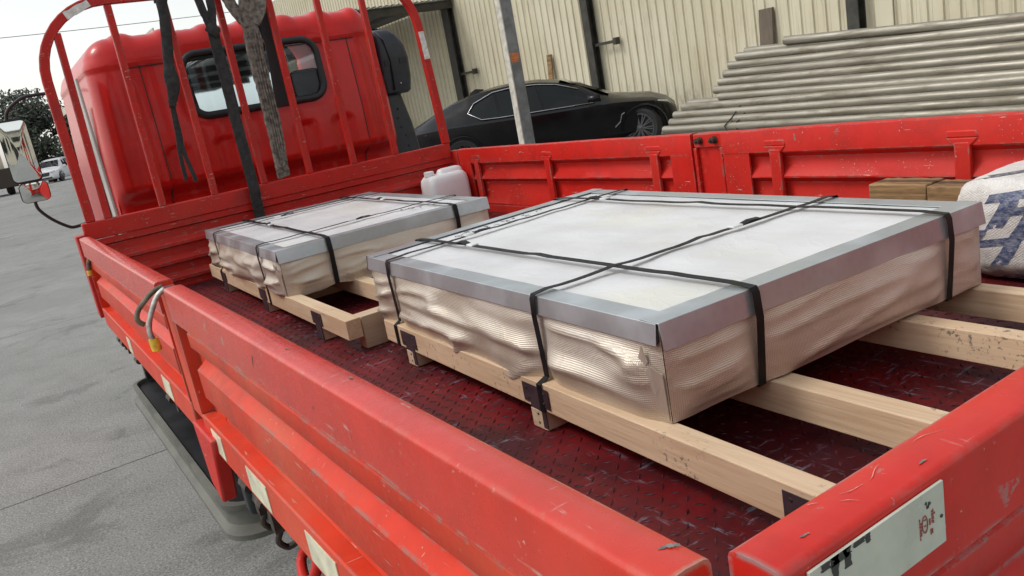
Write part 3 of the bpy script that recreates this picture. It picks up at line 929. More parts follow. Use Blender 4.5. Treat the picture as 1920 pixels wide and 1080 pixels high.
# ------------------------------------------------------------------ trees
def tree(x, y, h, rad, label, seed, n=2600):
    rnd = random.Random(seed)
    g = gz(y)
    t_ = thing('broadleaf_tree', label, 'tree', (x, y, g), 'dark trees beyond the yard')
    m = MB()
    m.tube([(x, y, g), (x + .05, y, g + h * .25), (x - .1, y, g + h * .5), (x, y, g + h * .8)], [.2, .16, .11, .03], 8)
    for k in range(7):
        a = rnd.uniform(0, 6.28)
        z = g + h * rnd.uniform(.2, .55)
        m.tube([(x, y, z), (x + math.cos(a) * rad * .4, y + math.sin(a) * rad * .4, z + h * .1), (x + math.cos(a) * rad * .8, y + math.sin(a) * rad * .8, z + h * .22)], [.07, .045, .015], 6)
    m.build('trunk', 'bark', t_, smooth=True)
    m = MB()
    clumps = [(V(x + rnd.gauss(0, rad * .42), y + rnd.gauss(0, rad * .42), g + h * rnd.uniform(.16, .90)), rad * rnd.uniform(.26, .48)) for _ in range(34)]
    for _ in range(n):
        c, r_ = rnd.choice(clumps)
        d = V(rnd.gauss(0, 1), rnd.gauss(0, 1), rnd.gauss(0, 1)).normalized() * r_ * rnd.uniform(.55, 1.08)
        p = c + d
        a = V(rnd.gauss(0, 1), rnd.gauss(0, 1), rnd.gauss(0, 1)).normalized()
        b = a.orthogonal().normalized()
        s_ = rnd.uniform(.09, .2)
        m.add([p - a * s_, p + b * s_ * .55, p + a * s_, p - b * s_ * .55], [(0, 1, 2, 3)])
    m.build('crown', 'leaf', t_, fix=False)


tree(4.0, 72, 7.2, 2.5, 'dark tree rising directly behind the wing mirror of the truck', 3, 6500)
tree(6.9, 71, 5.6, 2.2, 'lower dark tree right of the white vehicle by the truck rack', 5, 5200)
tree(9.6, 74, 6.0, 2.4, 'dark tree half hidden behind the red cab of the truck', 8, 3600)
tree(13.4, 76, 5.2, 2.3, 'dark tree wholly behind the cab seen only through its gaps', 11, 2600)

for z_, lb in ((15.6, 'upper thin overhead cable crossing the white sky'), (10.4, 'lower thin overhead cable crossing the white sky')):
    m = MB().tube([(-30 + 4 * k, 70 + k * .25, z_ + 0.012 * (k - 9) ** 2 - .3) for k in range(20)], 0.025, 5)
    tag(m.build('overhead_cable', 'beam_dark', None), lb, 'cable', 'overhead cables in the sky')

# ================================================================== the truck
truck = thing('flatbed_truck', 'red flatbed truck with dropside cargo bed, headboard rack and cab', 'truck', (1.05, 2.0, GZ))

# bed floor with raised lugs
fl = MB().box(0.0, W, -0.028, L - 0.02, FZ - 0.035, FZ).build('bed_floor', 'floor', truck)
m = MB()
pt = 0.0300
k = 0
for i in range(int((W - 0.04) / pt)):
    for j in range(int((L - 0.05) / pt)):
        x, y = 0.03 + i * pt, 0.0 + j * pt
        if 0.62 < x < 1.3 and (0.75 < y < 1.7 or 2.7 < y < 3.7):
            continue
        if y > 2.2 and x > 0.9 and y < 3.7 and x < 1.6:
            continue
        a = 0.72 if (i + j) % 2 else 0.72 + math.pi / 2
        d, e = V(math.cos(a), math.sin(a), 0) * 0.0105, V(-math.sin(a), math.cos(a), 0) * 0.0030
        c = V(x, y, FZ + 0.0004)
        t_ = V(0, 0, 0.0018)
        m.add([c - d, c - e, c + d, c + e, c - d * .6 + t_, c + d * .6 + t_], [(0, 1, 5, 4), (1, 2, 5), (2, 3, 4, 5), (3, 0, 4)])
tl = m.build('tread_lugs', 'lug', truck, fix=False)
tl['kind'] = 'stuff'

# sill frame below the bed
m = MB()
m.box(0.03, 0.10, -0.02, L, -0.52, FZ - 0.036).box(W - 0.10, W - 0.03, -0.02, L, -0.52, FZ - 0.036)
for k in range(8):
    y = 0.1 + k * 0.55
    m.box(0.101, W - 0.101, y, y + 0.06, -0.50, FZ - 0.036)
m.build('bed_frame', 'grime_metal', truck)
m = MB().box(0.62, 0.70, -0.1, 6.4, -0.78, -0.53).box(1.40, 1.48, -0.1, 6.4, -0.78, -0.53)
m.build('chassis_rail', 'chassis', truck)
for y in (0.95, 5.35):
    for x0, sg in ((0.62, -1), (1.48, 1)):
        for q in range(2 if y < 2 else 1):
            o_ = (x0 + sg * (0.04 + q * 0.23), y, GZ + 0.37)
            wt = MB().lathe([(0, .2), (0, .34), (.03, .37), (.17, .37), (.20, .34), (.20, .22), (.15, .2)], o_, (sg, 0, 0), 28).build('wheel', 'tyre', truck, smooth='auto')
            MB().lathe([(.04, .215), (.12, .21), (.06, .1), (.07, .001)], o_, (sg, 0, 0), 24).build('rim', 'grey_col', wt, smooth='auto')

PROF = [(-0.084, 0.013), (-0.090, 0.013), (-0.107, 0.035), (-0.142, 0.035), (-0.176, 0.008), (-0.182, 0.008), (-0.202, 0.035), (-0.275, 0.035), (-0.326, 0.008), (-0.336, 0.010)]


def frame(origin, along, outw):
    o, a, n = V(*origin), V(*along), V(*outw)
    return lambda s, off, z: o + a * s + n * off + V(0, 0, z)


def gate(parent_name, fr, s0, s1, mats, label=None, ribs=(), th=0.047, zb=-0.425, holes=False, stile_ends=(True, True)):
    """a dropside: hollow top rail, pressed sheet, end stiles, bottom rail.  mats = (rail, sheet)"""
    def bx_(m, a, b, o0, o1, z0, z1):
        return m.hexa([fr(a, o0, z0), fr(b, o0, z0), fr(b, o1, z0), fr(a, o1, z0), fr(a, o0, z1), fr(b, o0, z1), fr(b, o1, z1), fr(a, o1, z1)])
    # rail with rounded outer crease; subdivided so that it can be dented a little
    m = MB()
    rings = []
    n = max(6, int((s1 - s0) / 0.05))
    rr = 0.007
    sec = [(0.0, -0.085), (0.0, -0.006), (0.0018, -0.0018), (0.006, 0.0), (th * .5, 0.0012), (th - rr, 0.0)] + [(th - rr + rr * math.sin(q), -rr + rr * math.cos(q)) for q in (.39, .78, 1.18)] + [(th, -rr), (th, -0.083), (th - .003, -0.085)]
    for i in range(n + 1):
        s = lerp(s0, s1, i / n)
        dn = 0.0016 * noise.noise(V(s * 3, fr(0, 0, 0).x * 2, 1.3)) + 0.0008 * noise.noise(V(s * 11, 3, fr(0, 0, 0).y))
        rings.append([fr(s, o + dn, z + dn * (1 if z > -0.02 else 0)) for o, z in sec])
    m.rings(rings)
    gate_o = m.build(parent_name, mats[0], truck, smooth='auto')
    if label:
        gate_o['label'] = label
    m = MB()
    a, b = s0 + (0.085 if stile_ends[0] else 0.0), s1 - (0.085 if stile_ends[1] else 0.0)
    n = max(6, int((b - a) / 0.06))
    def pf(v):
        q = v * (len(PROF) - 1)
        i = min(int(q), len(PROF) - 2)
        return [lerp(x, y, q - i) for x, y in zip(PROF[i], PROF[i + 1])]
    for inner in (0.0, 0.0035):
        m.grid(lambda u, v: fr(lerp(a, b, u), PROF[round(v * (len(PROF) - 1))][1] - inner + 0.003 * noise.noise(V(lerp(a, b, u) * 2.2, v * 2, s0 * 3 + 7)), PROF[round(v * (len(PROF) - 1))][0]), n, len(PROF) - 1, flip=bool(inner))
    sh = m.build('pressed_sheet', mats[1], gate_o, smooth='auto', fix=False)
    m = MB()
    bx_(m, s0, s1, 0.004, th - 0.004, zb, -0.337)
    m.build('bottom_rail', mats[1], gate_o, bevel=0.004)
    for flag, e, sg in ((stile_ends[0], s0, 1), (stile_ends[1], s1, -1)):
        if not flag:
            continue
        m = MB()
        x0, x1 = sorted((e + sg * 0.012, e + sg * 0.13))
        bx_(m, x0, x1, 0.001, 0.0095, -0.336, -0.0855)
        x0, x1 = sorted((e + sg * 0.001, e + sg * 0.0119))
        bx_(m, x0, x1, 0.001, th - 0.004, -0.336, -0.0855)
        m.build('end_stile', mats[1], gate_o)
    for s in ribs:
        m = MB()
        wid = 0.024
        for sg in (-1, 1):
            pass
        bx_(m, s - wid, s + wid, -0.006, 0.012, -0.336, -0.075)
        m.hexa([fr(s - 0.05, -0.004, -0.062), fr(s + 0.05, -0.004, -0.062), fr(s + 0.05, 0.004, -0.062), fr(s - 0.05, 0.004, -0.062),
                fr(s - 0.045, -0.004, -0.04), fr(s + 0.045, -0.004, -0.04), fr(s + 0.045, 0.004, -0.04), fr(s - 0.045, 0.004, -0.04)])
        m.hexa([fr(s - wid, -0.005, -0.09), fr(s + wid, -0.005, -0.09), fr(s + wid, 0.004, -0.09), fr(s - wid, 0.004, -0.09),
                fr(s - 0.05, -0.0045, -0.0621), fr(s + 0.05, -0.0045, -0.0621), fr(s + 0.05, 0.004, -0.0621), fr(s - 0.05, 0.004, -0.0621)])
        m.build('stiffener', mats[1], gate_o, bevel=0.004)
    return gate_o


frL = frame((0, 0, 0), (0, 1, 0), (-1, 0, 0))
frR = frame((W, 0, 0), (0, 1, 0), (1, 0, 0))
frT = frame((0.0135, -0.0305, 0), (1, 0, 0), (0, -1, 0))
gl1 = gate('rear_side_gate', frL, -0.028, 1.755, ('red_rail', 'red_out'), 'near left dropside gate closest to the camera')
gl2 = gate('front_side_gate', frL, 1.885, 3.86, ('red_rail', 'red_out'), 'left dropside gate next to the headboard')
gr1 = gate('rear_side_gate', frR, -0.028, 1.912, ('red_in', 'red_in'), 'right rear dropside gate behind the wrapped crate', ribs=(0.30, 0.962, 1.655))
gr2 = gate('front_side_gate', frR, 2.08, 4.05, ('red_in', 'red_in'), 'right front dropside gate beside the white jug', ribs=(2.31, 3.12, 3.85))
gt = gate('tailgate', frT, 0.0, 2.075, ('red_tail', 'red_tail'), 'scuffed tailgate with pale reflective sticker', ribs=(0.75, 1.45))

# middle posts
pl = MB()
pl.box(-0.040, -0.002, 1.765, 1.876, -0.36, -0.012)
po = pl.build('side_post', 'red_out', truck, bevel=0.004)
MB().box(-0.034, -0.008, 1.785, 1.856, -0.0118, -0.0105).build('post_opening', 'cavity', po)
m = MB()
for z0, z1, y0, y1, x in ((-0.57, -0.372, 1.60, 1.83, -0.060),):
    m.hexa([(x, y0 + .10, z0), (x, y1 - .04, z0 + .03), (-0.02, y1 - .04, z0 + .03), (-0.02, y0 + .10, z0), (x, y0 + .02, z1), (x, y1, z1), (-0.02, y1, z1), (-0.02, y0 + .02, z1)])
m.build('stake_pocket', 'red_in', po, bevel=0.006)
pr = MB().box(W + 0.022, W + 0.046, 1.918, 2.074, -0.42, -0.002).build('side_post', 'red_in', truck, bevel=0.003)
m = MB().box(W + 0.010, W + 0.0215, 1.919, 2.073, -0.058, -0.003).box(W + 0.004, W + 0.0215, 1.919, 1.931, -0.40, -0.059).box(W + 0.004, W + 0.0215, 2.058, 2.073, -0.40, -0.059)
m.build('post_plate', 'red_in', pr, bevel=0.003)
for y in (1.955, 2.035):
    m = MB().lathe([(0, .016), (.006, .016), (.0061, .010), (.018, .010), (.0181, .0125), (.026, .0125), (.0261, .006), (.036, .005), (.0365, .0005)], (W + 0.012, y, -0.029), (-1, 0, 0), 12)
    m.build('latch_bolt', 'bolt', pr)
# corner posts
for x0, x1 in ((-0.045, -0.001), (W + 0.001, W + 0.045)):
    MB().box(x0, x1, 4.07, L + .03, -0.42, -0.005).build('corner_post', 'red_head', truck, bevel=0.004)

# latch levers on the left side
l1 = MB().tube(spline([(-.036, 1.83, -.004), (-.062, 1.83, -.012), (-.084, 1.832, -.028), (-.104, 1.835, -.046), (-.114, 1.835, -.064), (-.112, 1.835, -.078), (-.102, 1.835, -.088)], 4), 0.0095, 10, flat=0.7)
l1.build('latch_lever', 'lever_brown', truck, smooth=True)['label'] = 'bent brown rusty latch lever on the left side post'
pts2 = spline([(-.036, 1.80, -.006), (-.058, 1.80, -.020), (-.076, 1.80, -.046), (-.092, 1.80, -.076), (-.099, 1.80, -.104), (-.096, 1.80, -.126), (-.094, 1.80, -.148)], 4)
lv = MB().tube(pts2[:-3], 0.0098, 10, flat=0.7).build('latch_lever', 'lever_grey', truck, smooth=True)
lv['label'] = 'bare grey latch lever with yellow grip on the left side post'
MB().tube([pts2[-5] + V(0, 0, .004), pts2[-4], pts2[-1], pts2[-1] + V(0, 0, -.006)], [.0118, .0125, .013, .012], 12).build('grip', 'yellow', lv, smooth='auto')
pts3 = spline([(-.028, 3.75, -.080), (-.043, 3.75, -.098), (-.052, 3.75, -.125), (-.054, 3.75, -.150)], 4)
lv = MB().tube(pts3[:-2], 0.010, 10).build('latch_lever', 'lever_brown', truck, smooth=True)
lv['label'] = 'far latch lever with yellow grip beside the headboard'
MB().tube([pts3[-3], pts3[-1], pts3[-1] + V(0, 0, -.012)], [.012, .013, .0125], 12).build('grip', 'yellow', lv, smooth='auto')

# reflective strips on the left bottom rails
for g_, y0, y1 in ((gl1, 1.19, 1.34), (gl1, 0.80, 0.95), (gl1, 0.30, 0.45), (gl1, 1.56, 1.66), (gl2, 2.20, 2.34), (gl2, 3.00, 3.10)):
    MB().box(-0.0452, -0.0434, y0, y1, -0.412, -0.352).build('reflective_strip', 'reflector', g_)
# hinges and hooks under the left side
for y in (0.35, 1.33, 1.45, 2.35, 3.02, 3.42, 3.52):
    m = MB()
    m.box(-0.026, 0.02, y - .016, y + .016, -0.49 if y > 2 else -.52, -0.427).tube([(-.035, y - .03, -.44), (-.035, y + .03, -.44)], .012, 8)
    if 1.2 < y < 1.5 or y < .5:
        m.tube(spline([(-.01, y, -.52), (-.02, y + .01, -.55), (0, y + .015, -.575), (.025, y, -.56)], 3), 0.0075, 8)
    m.build('gate_hinge', 'grime_metal', truck, smooth='auto')
m = MB().tube(spline([(.03, 1.18, -.50), (.0, 1.16, -.56), (-.01, 1.22, -.60), (.01, 1.30, -.59), (.04, 1.28, -.54)], 4), .012, 8)
m.build('rope_hook', 'red_in', truck, smooth=True)
m = MB().box(-0.03, 0.0, 1.52, 1.575, -0.555, -0.44)
m.build('rubber_stop', 'rubber', truck, bevel=.012)['label'] = 'grey worn block beside the side post'

# plastic tray / guard low on the left
def rrect(cx, cy, hx, hy, r, z, n=6):
    pts = []
    for (sx, sy, a0) in ((1, 1, 0), (-1, 1, 90), (-1, -1, 180), (1, -1, 270)):
        for k in range(n + 1):
            a = math.radians(a0 + 90 * k / n)
            pts.append(V(cx + sx * (hx - r) + math.cos(a) * r, cy + sy * (hy - r) + math.sin(a) * r, z))
    return pts


m = MB()
cx, cy, hx, hy = 0.10, 2.70, 0.130, 0.86
DZ = .085
zt_ = -.65
m.rings([rrect(cx, cy - .012, hx + .024, hy + .055, .10, zt_ - .090), rrect(cx, cy - .012, hx + .024, hy + .055, .10, zt_ - .074), rrect(cx, cy, hx + .006, hy + .018, .09, zt_ - .064), rrect(cx, cy, hx + .004, hy + .006, .085, zt_ - .022),
         rrect(cx, cy, hx + .014, hy + .014, .085, zt_ - .018), rrect(cx, cy, hx + .014, hy + .014, .085, zt_ - .002), rrect(cx, cy, hx - .002, hy - .002, .08, zt_), rrect(cx, cy, hx - .008, hy - .008, .08, zt_ - .015)], True, False)
tr_ = m.build('side_tray', 'tray', truck, smooth='auto')
MB().rings([rrect(cx, cy, hx - .010, hy - .01, .08, -.75 + DZ), rrect(cx, cy, hx - .02, hy - .02, .07, -.84 + DZ), rrect(cx, cy, hx - .06, hy - .06, .03, -.842 + DZ)], True, True).build('tray_lining', 'cavity', tr_, smooth='auto')
for y in (2.35, 3.5):
    MB().box(.02, .22, y, y + .05, -.73 + DZ, -.52).build('tray_hanger', 'chassis', tr_)

# tailgate sticker with print
stk = MB().box(0.036, 0.192, -0.0805, -0.0782, -0.060, -0.0085).build('reflective_sticker', 'reflector_w', gt)
m = MB()
ye0, ye1 = -0.0812, -0.0806


def fbox(m, x0, x1, z0, z1):
    m.box(x0, x1, ye0, ye1, z0, z1)


cxs, czs = 0.1655, -0.0335
for k in range(20):
    a0, a1 = 2 * math.pi * k / 20, 2 * math.pi * (k + 1) / 20
    q = [V(cxs + math.cos(a) * rx, ye0, czs + math.sin(a) * rz) for a, rx, rz in ((a0, .0036, .0074), (a1, .0036, .0074), (a1, .0030, .0067), (a0, .0030, .0067))]
    m.prism(q, (0, ye1 - ye0, 0))
for k in range(3):
    for q in range(7):
        a0, a1 = math.radians(200 + q * 20), math.radians(220 + q * 20)
        cz_ = czs - .0048 + k * .0048
        p_ = [V(cxs + math.cos(a) * rr * .8, ye0, cz_ + math.sin(a) * rr) for a, rr in ((a0, .0019), (a1, .0019), (a1, .0014), (a0, .0014))]
        m.prism(p_, (0, ye1 - ye0, 0))
for x0, z0, z1 in ((0.1588, -.044, -.026), (0.1602, -.041, -.030), (0.1745, -.036, -.026), (0.1760, -.037, -.025)):
    z = z0
    while z < z1:
        ln = random.uniform(.0012, .0028)
        fbox(m, x0, x0 + .0008, z, min(z + ln, z1))
        z += ln + .0008
fbox(m, .1712, .1726, -.0365, -.0315)
fbox(m, .1722, .1732, -.0450, -.0405)
fbox(m, .1742, .1750, -.0448, -.0408)
fbox(m, .1778, .1786, -.0300, -.0285)
m.build('sticker_print', 'sticker_red', stk)
m = MB()
for x, z, s_ in ((.170, -.021, .0018), (.1725, -.019, .0016), (.1685, -.0175, .0012), (.187, -.036, .0015)):
    m = MB()
    m.prism([V(x + math.cos(a) * s_ * random.uniform(.6, 1.4), ye0, z + math.sin(a) * s_ * random.uniform(.7, 1.5)) for a in [k * 1.047 for k in range(6)]], (0, ye1 - ye0, 0))
    m.build('peeled_patch', 'sticker_dark', stk)
for x0, z1, z0, wd in ((.062, -.0086, -.027, .0045), (.075, -.0086, -.023, .0045), (.0685, -.0086, -.015, .012), (.0985, -.0086, -.0155, .0028), (.088, -.0086, -.0125, .008), (.052, -.0086, -.014, .006)):
    n_ = 7
    m = MB()
    Lp = [V(x0 - wd * random.uniform(.5, 1.0), ye0, lerp(z1, z0, k / n_)) for k in range(n_ + 1)]
    Rp = [V(x0 + wd * random.uniform(.4, 1.0), ye0, lerp(z1, z0, k / n_)) for k in range(n_, -1, -1)]
    m.prism(Lp + Rp, (0, ye1 - ye0, 0))
    m.build('peeled_patch', 'sticker_dark', stk)

# scrapes and chips that stand out on the gates
def scrape(fr, par, s, z, ln, wd, ang, mt, off, seed, top=False):
    rnd = random.Random(seed)
    if mt == 'scrape_pale':
        ln, wd = ln * .75, wd * .38
    else:
        ln, wd = ln * .55, wd * .55
    n_ = 12
    up_, lo_ = [], []
    for k in range(n_ + 1):
        q = k / n_ - .5
        w_ = wd * (math.cos(q * 3.0) ** .7) * rnd.uniform(.25, 1.3)
        c = (q * ln, .07 * ln * math.sin(q * 4 + seed))
        for lst, sg in ((up_, 1), (lo_, -1)):
            a, b = c[0], c[1] + sg * w_
            lst.append((a * math.cos(ang) - b * math.sin(ang), a * math.sin(ang) + b * math.cos(ang)))
    poly = up_ + lo_[::-1]
    if top:
        pts_ = [fr(s + a, z + b, off) for a, b in poly]
        o_ = V(0, 0, .0001)
    else:
        pts_ = [fr(s + a, off, z + b) for a, b in poly]
        o_ = fr(0, .0001, 0) - fr(0, 0, 0)
    MB().prism(pts_, o_).build('paint_scrape', mt, par)


for i_, (s_, z_, ln, wd, an, mt) in enumerate(((.985, -.040, .050, .0045, 1.9, 'sticker_dark'), (1.13, -.030, .014, .004, .4, 'scrape_grey'), (1.07, -.036, .012, .004, .9, 'scrape_grey'),
                                               (.72, -.030, .040, .0016, 1.7, 'scrape_pale'), (.69, -.052, .012, .004, .2, 'scrape_grey'), (.55, -.055, .030, .0014, 1.5, 'scrape_pale'), (1.45, -.05, .02, .003, 1.2, 'scrape_grey'))):
    scrape(frL, gl1, s_, z_, ln, wd, an, mt, .0471, i_)
for i_, (s_, o_, ln, wd, an, mt) in enumerate(((.84, .022, .018, .004, .3, 'scrape_grey'), (.60, .012, .020, .005, .2, 'scrape_grey'), (1.2, .03, .05, .0012, .3, 'scrape_pale'), (0.0, .012, .03, .006, 1.2, 'scrape_grey'))):
    scrape(frL, gl1, s_, o_, ln, wd, an, mt, .0014, 20 + i_, True)
for i_, (s_, o_, ln, wd, an, mt) in enumerate(((.115, .018, .030, .0011, .3, 'scrape_pale'), (.145, .016, .035, .0010, -.2, 'scrape_pale'), (.10, .026, .020, .0010, .9, 'scrape_pale'), (.22, .014, .045, .0010, .15, 'scrape_pale'), (.27, .024, .014, .0020, .2, 'scrape_grey'),
                                               (.36, .018, .030, .0010, 1.0, 'scrape_pale'), (.33, .03, .022, .0016, .6, 'scrape_grey'), (.045, .03, .016, .003, .3, 'scrape_grey'), (.18, .034, .02, .0022, .1, 'scrape_grey'), (.08, .009, .012, .0015, .4, 'scrape_pale'))):
    scrape(frT, gt, s_, o_, ln, wd, an, mt, .0014, 40 + i_, True)
for i_, (s_, z_, ln, wd, an, mt) in enumerate(((.235, -.032, .016, .0035, 1.2, 'scrape_grey'), (.262, -.022, .022, .0016, 1.1, 'scrape_grey'), (.33, -.03, .03, .0012, .4, 'scrape_pale'))):
    scrape(frT, gt, s_, z_, ln, wd, an, mt, .0471, 60 + i_)

# ------------------------------------------------------------------ headboard and rack
hb = MB().box(0.0, W, L, L + 0.045, -0.044, 0.045).build('headboard', 'red_head', truck, bevel=0.006)
HP = [(-0.046, 0.012), (-0.075, 0.012), (-0.085, 0.030), (-0.125, 0.030), (-0.150, 0.006), (-0.165, 0.006), (-0.172, 0.030), (-0.215, 0.030), (-0.240, 0.006), (-0.255, 0.006), (-0.262, 0.030), (-0.305, 0.030), (-0.330, 0.006), (-0.345, 0.006), (-0.352, 0.028), (-0.385, 0.028)]
m = MB().grid(lambda u, v: (lerp(0.0, W, u), L - 0.005 + HP[round(v * (len(HP) - 1))][1] + 0.002 * noise.noise(V(u * 6, v * 3, 2)), HP[round(v * (len(HP) - 1))][0]), 40, len(HP) - 1)
m.build('corrugated_panel', 'red_head', hb, smooth='auto', fix=False)
rack = MB()
ztop, rc = 1.07, 0.34
pts = [V(0.045, L + .02, 0.046)] + [V(0.045, L + .02, z) for z in (.3, .5)]
for k in range(11):
    a = math.pi - (math.pi / 2) * k / 10
    pts.append(V(0.045 + rc + math.cos(a) * rc, L + .02, ztop - rc + math.sin(a) * rc))
pts += [V(x, L + .02, ztop) for x in (.7, 1.05, 1.4)]
for k in range(11):
    a = math.pi / 2 - (math.pi / 2) * k / 10
    pts.append(V(2.055 - rc + math.cos(a) * rc, L + .02, ztop - rc + math.sin(a) * rc))
pts += [V(2.065, L + .02, .5), V(2.075, L + .02, .3), V(2.085, L + .02, 0.046)]
rings = []
for i, p in enumerate(pts):
    d = (pts[min(i + 1, len(pts) - 1)] - pts[max(i - 1, 0)]).normalized()
    nn = V(0, 1, 0).cross(d)
    a, b = nn * 0.0225, V(0, 0.02, 0)
    rings.append([p - a - b, p + a - b, p + a + b, p - a + b])
rk = rack.rings(rings).build('load_rack', 'red_head', truck, bevel=0.005)
for x, dx in ((0.125, .02), (0.392, .006), (0.660, .0), (0.931, -.006), (1.196, -.004), (1.466, -.006), (1.737, -.012)):
    zt = ztop - 0.024
    if x < 0.045 + rc:
        zt = ztop - rc + math.sqrt(max(0, rc * rc - (0.045 + rc - x - dx) ** 2)) - 0.03
    m = MB().hexa([(x - .017, L + .004, .0455), (x + .017, L + .004, .0455), (x + .017, L + .036, .0455), (x - .017, L + .036, .0455),
                   (x + dx - .017, L + .004, zt), (x + dx + .017, L + .004, zt), (x + dx + .017, L + .036, zt), (x + dx - .017, L + .036, zt)])
    m.build('rack_bar', 'red_head', rk, bevel=0.004)
def tape(i0, i1, t0, t1):
    q = [pts[i0].lerp(pts[i1], t0), pts[i0].lerp(pts[i1], t1)]
    m = MB()
    d = (q[1] - q[0]).normalized()
    nn = V(0, 1, 0).cross(d) * 0.020
    y_ = V(0, -0.0212, 0)
    N_ = 8
    Lp = [q[0].lerp(q[1], k / N_) + y_ - nn * random.uniform(.75, 1.0) for k in range(N_ + 1)]
    Rp = [q[0].lerp(q[1], k / N_) + y_ + nn * random.uniform(.75, 1.0) for k in range(N_, -1, -1)]
    m.prism(Lp + Rp, (0, -0.0012, 0))
    m.build('reflective_tape', 'tape_w', rk)
nR = len(pts)
tape(nR - 4, nR - 3, .05, .75)
tape(9, 12, .1, .9)

# ------------------------------------------------------------------ cab
CX, CW = 1.125, 0.875
CYR, CYF = 4.50, 6.15
RC = 0.19
ZT = 0.955


def cab_path(n_side=10, n_arc=14, n_back=78):
    P_ = []
    for i in range(n_side):
        P_.append((CX - CW, lerp(CYF, CYR + RC, i / n_side), -1, 0))
    for i in range(n_arc):
        a = math.pi + (math.pi / 2) * i / n_arc
        P_.append((CX - CW + RC + math.cos(a) * RC, CYR + RC + math.sin(a) * RC, math.cos(a), math.sin(a)))
    for i in range(n_back + 1):
        P_.append((lerp(CX - CW + RC, CX + CW - RC, i / n_back), CYR, 0, -1))
    for i in range(1, n_arc + 1):
        a = -math.pi / 2 + (math.pi / 2) * i / n_arc
        P_.append((CX + CW - RC + math.cos(a) * RC, CYR + RC + math.sin(a) * RC, math.cos(a), math.sin(a)))
    for i in range(1, n_side + 1):
        P_.append((CX + CW, lerp(CYR + RC, CYF, i / n_side), 1, 0))
    return P_


path = cab_path()
WXC, WZC, WHX, WHZ, WR = 1.14, 0.632, 0.395, 0.172, 0.09


def in_rr(x, z, hx, hz, r):
    dx, dz = max(abs(x - WXC) - (hx - r), 0), max(abs(z - WZC) - (hz - r), 0)
    return dx * dx + dz * dz < r * r and abs(x - WXC) < hx and abs(z - WZC) < hz


def rr_sd(x, z, cx, cz, hx, hz, r):
    dx, dz = abs(x - cx) - (hx - r), abs(z - cz) - (hz - r)
    return math.hypot(max(dx, 0), max(dz, 0)) + min(max(dx, dz), 0) - r


def relief(x, z):
    o = 0.0
    for cx in (0.60, 0.875, 1.36, 1.60):
        d = rr_sd(x, z, cx, 0.13, 0.062, 0.20, 0.05)
        o += -0.020 * smooth(0.005, -0.010, d)
    d = rr_sd(x, z, WXC, WZC, WHX + .05, WHZ + .045, .12)
    o += 0.008 * smooth(-0.008, 0.01, d) - 0.008
    for cx in (0.335, 0.40, 0.465, 1.785, 1.85, 1.915):
        o += 0.020 * math.exp(-((x - cx) / 0.012) ** 2) * smooth(.08, .16, z) * smooth(.80, .62, z)
    return o


heights = [-0.62, -0.5, -.4, -.3, -.2, -.1, -.05, 0.0, .02, .04, .06, .08, .10, .12, .14, .16, .18, .20] + [0.22 + 0.016 * i for i in range(38)]
rows_ = []
for z in heights:
    rows_.append((z, 0.0))
z0 = heights[-1]
for k in range(1, 10):
    a = math.pi / 2 * k / 9
    rows_.append((z0 + math.sin(a) * (ZT - z0), (ZT - z0) * 1.0 * (1 - math.cos(a))))
m = MB()
ringlist = []
for (z, ins) in rows_:
    ring = []
    lean = 0.10 * smooth(0.25, 0.95, z)
    for (x, y, nx_, ny_) in path:
        tuck = 0.13 * smooth(0.14, 0.045, z) * (1 if ny_ < -0.2 else 0.3)
        back = -ny_ if ny_ < 0 else 0
        rl = relief(x, z) * back if ny_ < -0.3 else 0
        xx = x - nx_ * (ins + 0.5 * lean * 0.6)
        yy = y - ny_ * (ins + tuck + rl * -1 + lean * .35 * back)
        # a drip rail line below the roof
        if abs(z - 0.80) < 0.012:
            xx += nx_ * .008
            yy += ny_ * .008
        zr_ = z
        if ins > 0 and ny_ < -.5:
            zr_ += .020 * max(0, math.sin((xx - CX) * 2 * math.pi / .23)) ** .6 * smooth(0, .6, ins / .13)
        ring.append(V(xx, yy, zr_))
    ringlist.append(ring)
# roof: continue inward with ribs
last = ringlist[-1]
for k in range(1, 13):
    f_ = k / 12
    ring = []
    for p in last:
        tgt = V(lerp(p.x, CX, f_ * 0.86), lerp(p.y, CYF - .15 if p.y > CYF - .2 else max(p.y, CYF - .5), f_ * .86), ZT)
        rib = 0.020 * max(0, math.sin((tgt.x - CX) * 2 * math.pi / 0.23)) ** .6 * smooth(1.0, .8, abs(tgt.x - CX) / CW)
        ring.append(V(tgt.x, tgt.y, ZT + 0.018 * math.sin(f_ * math.pi / 2) + rib))
    ringlist.append(ring)
o_ = len(m.v)
npth = len(path)
for r_ in ringlist:
    m.v += r_
for j in range(len(ringlist) - 1):
    for i in range(npth - 1):
        q = (j * npth + i, j * npth + i + 1, (j + 1) * npth + i + 1, (j + 1) * npth + i)
        c = sum((m.v[k] for k in q), Vector()) / 4
        if c.y < CYR + .12 and in_rr(c.x, c.z, WHX - .012, WHZ - .012, WR - .01):
            continue
        m.f.append(q)
jj = len(ringlist) - 1
m.f.append(tuple(jj * npth + i for i in range(npth)))
cab = m.build('cab', 'red_cab', truck, smooth=True, fix=False)


def cab_y(x, z):
    lean = 0.10 * smooth(0.25, 0.95, z)
    return CYR + lean * .35 + 0.13 * smooth(0.14, 0.045, z)


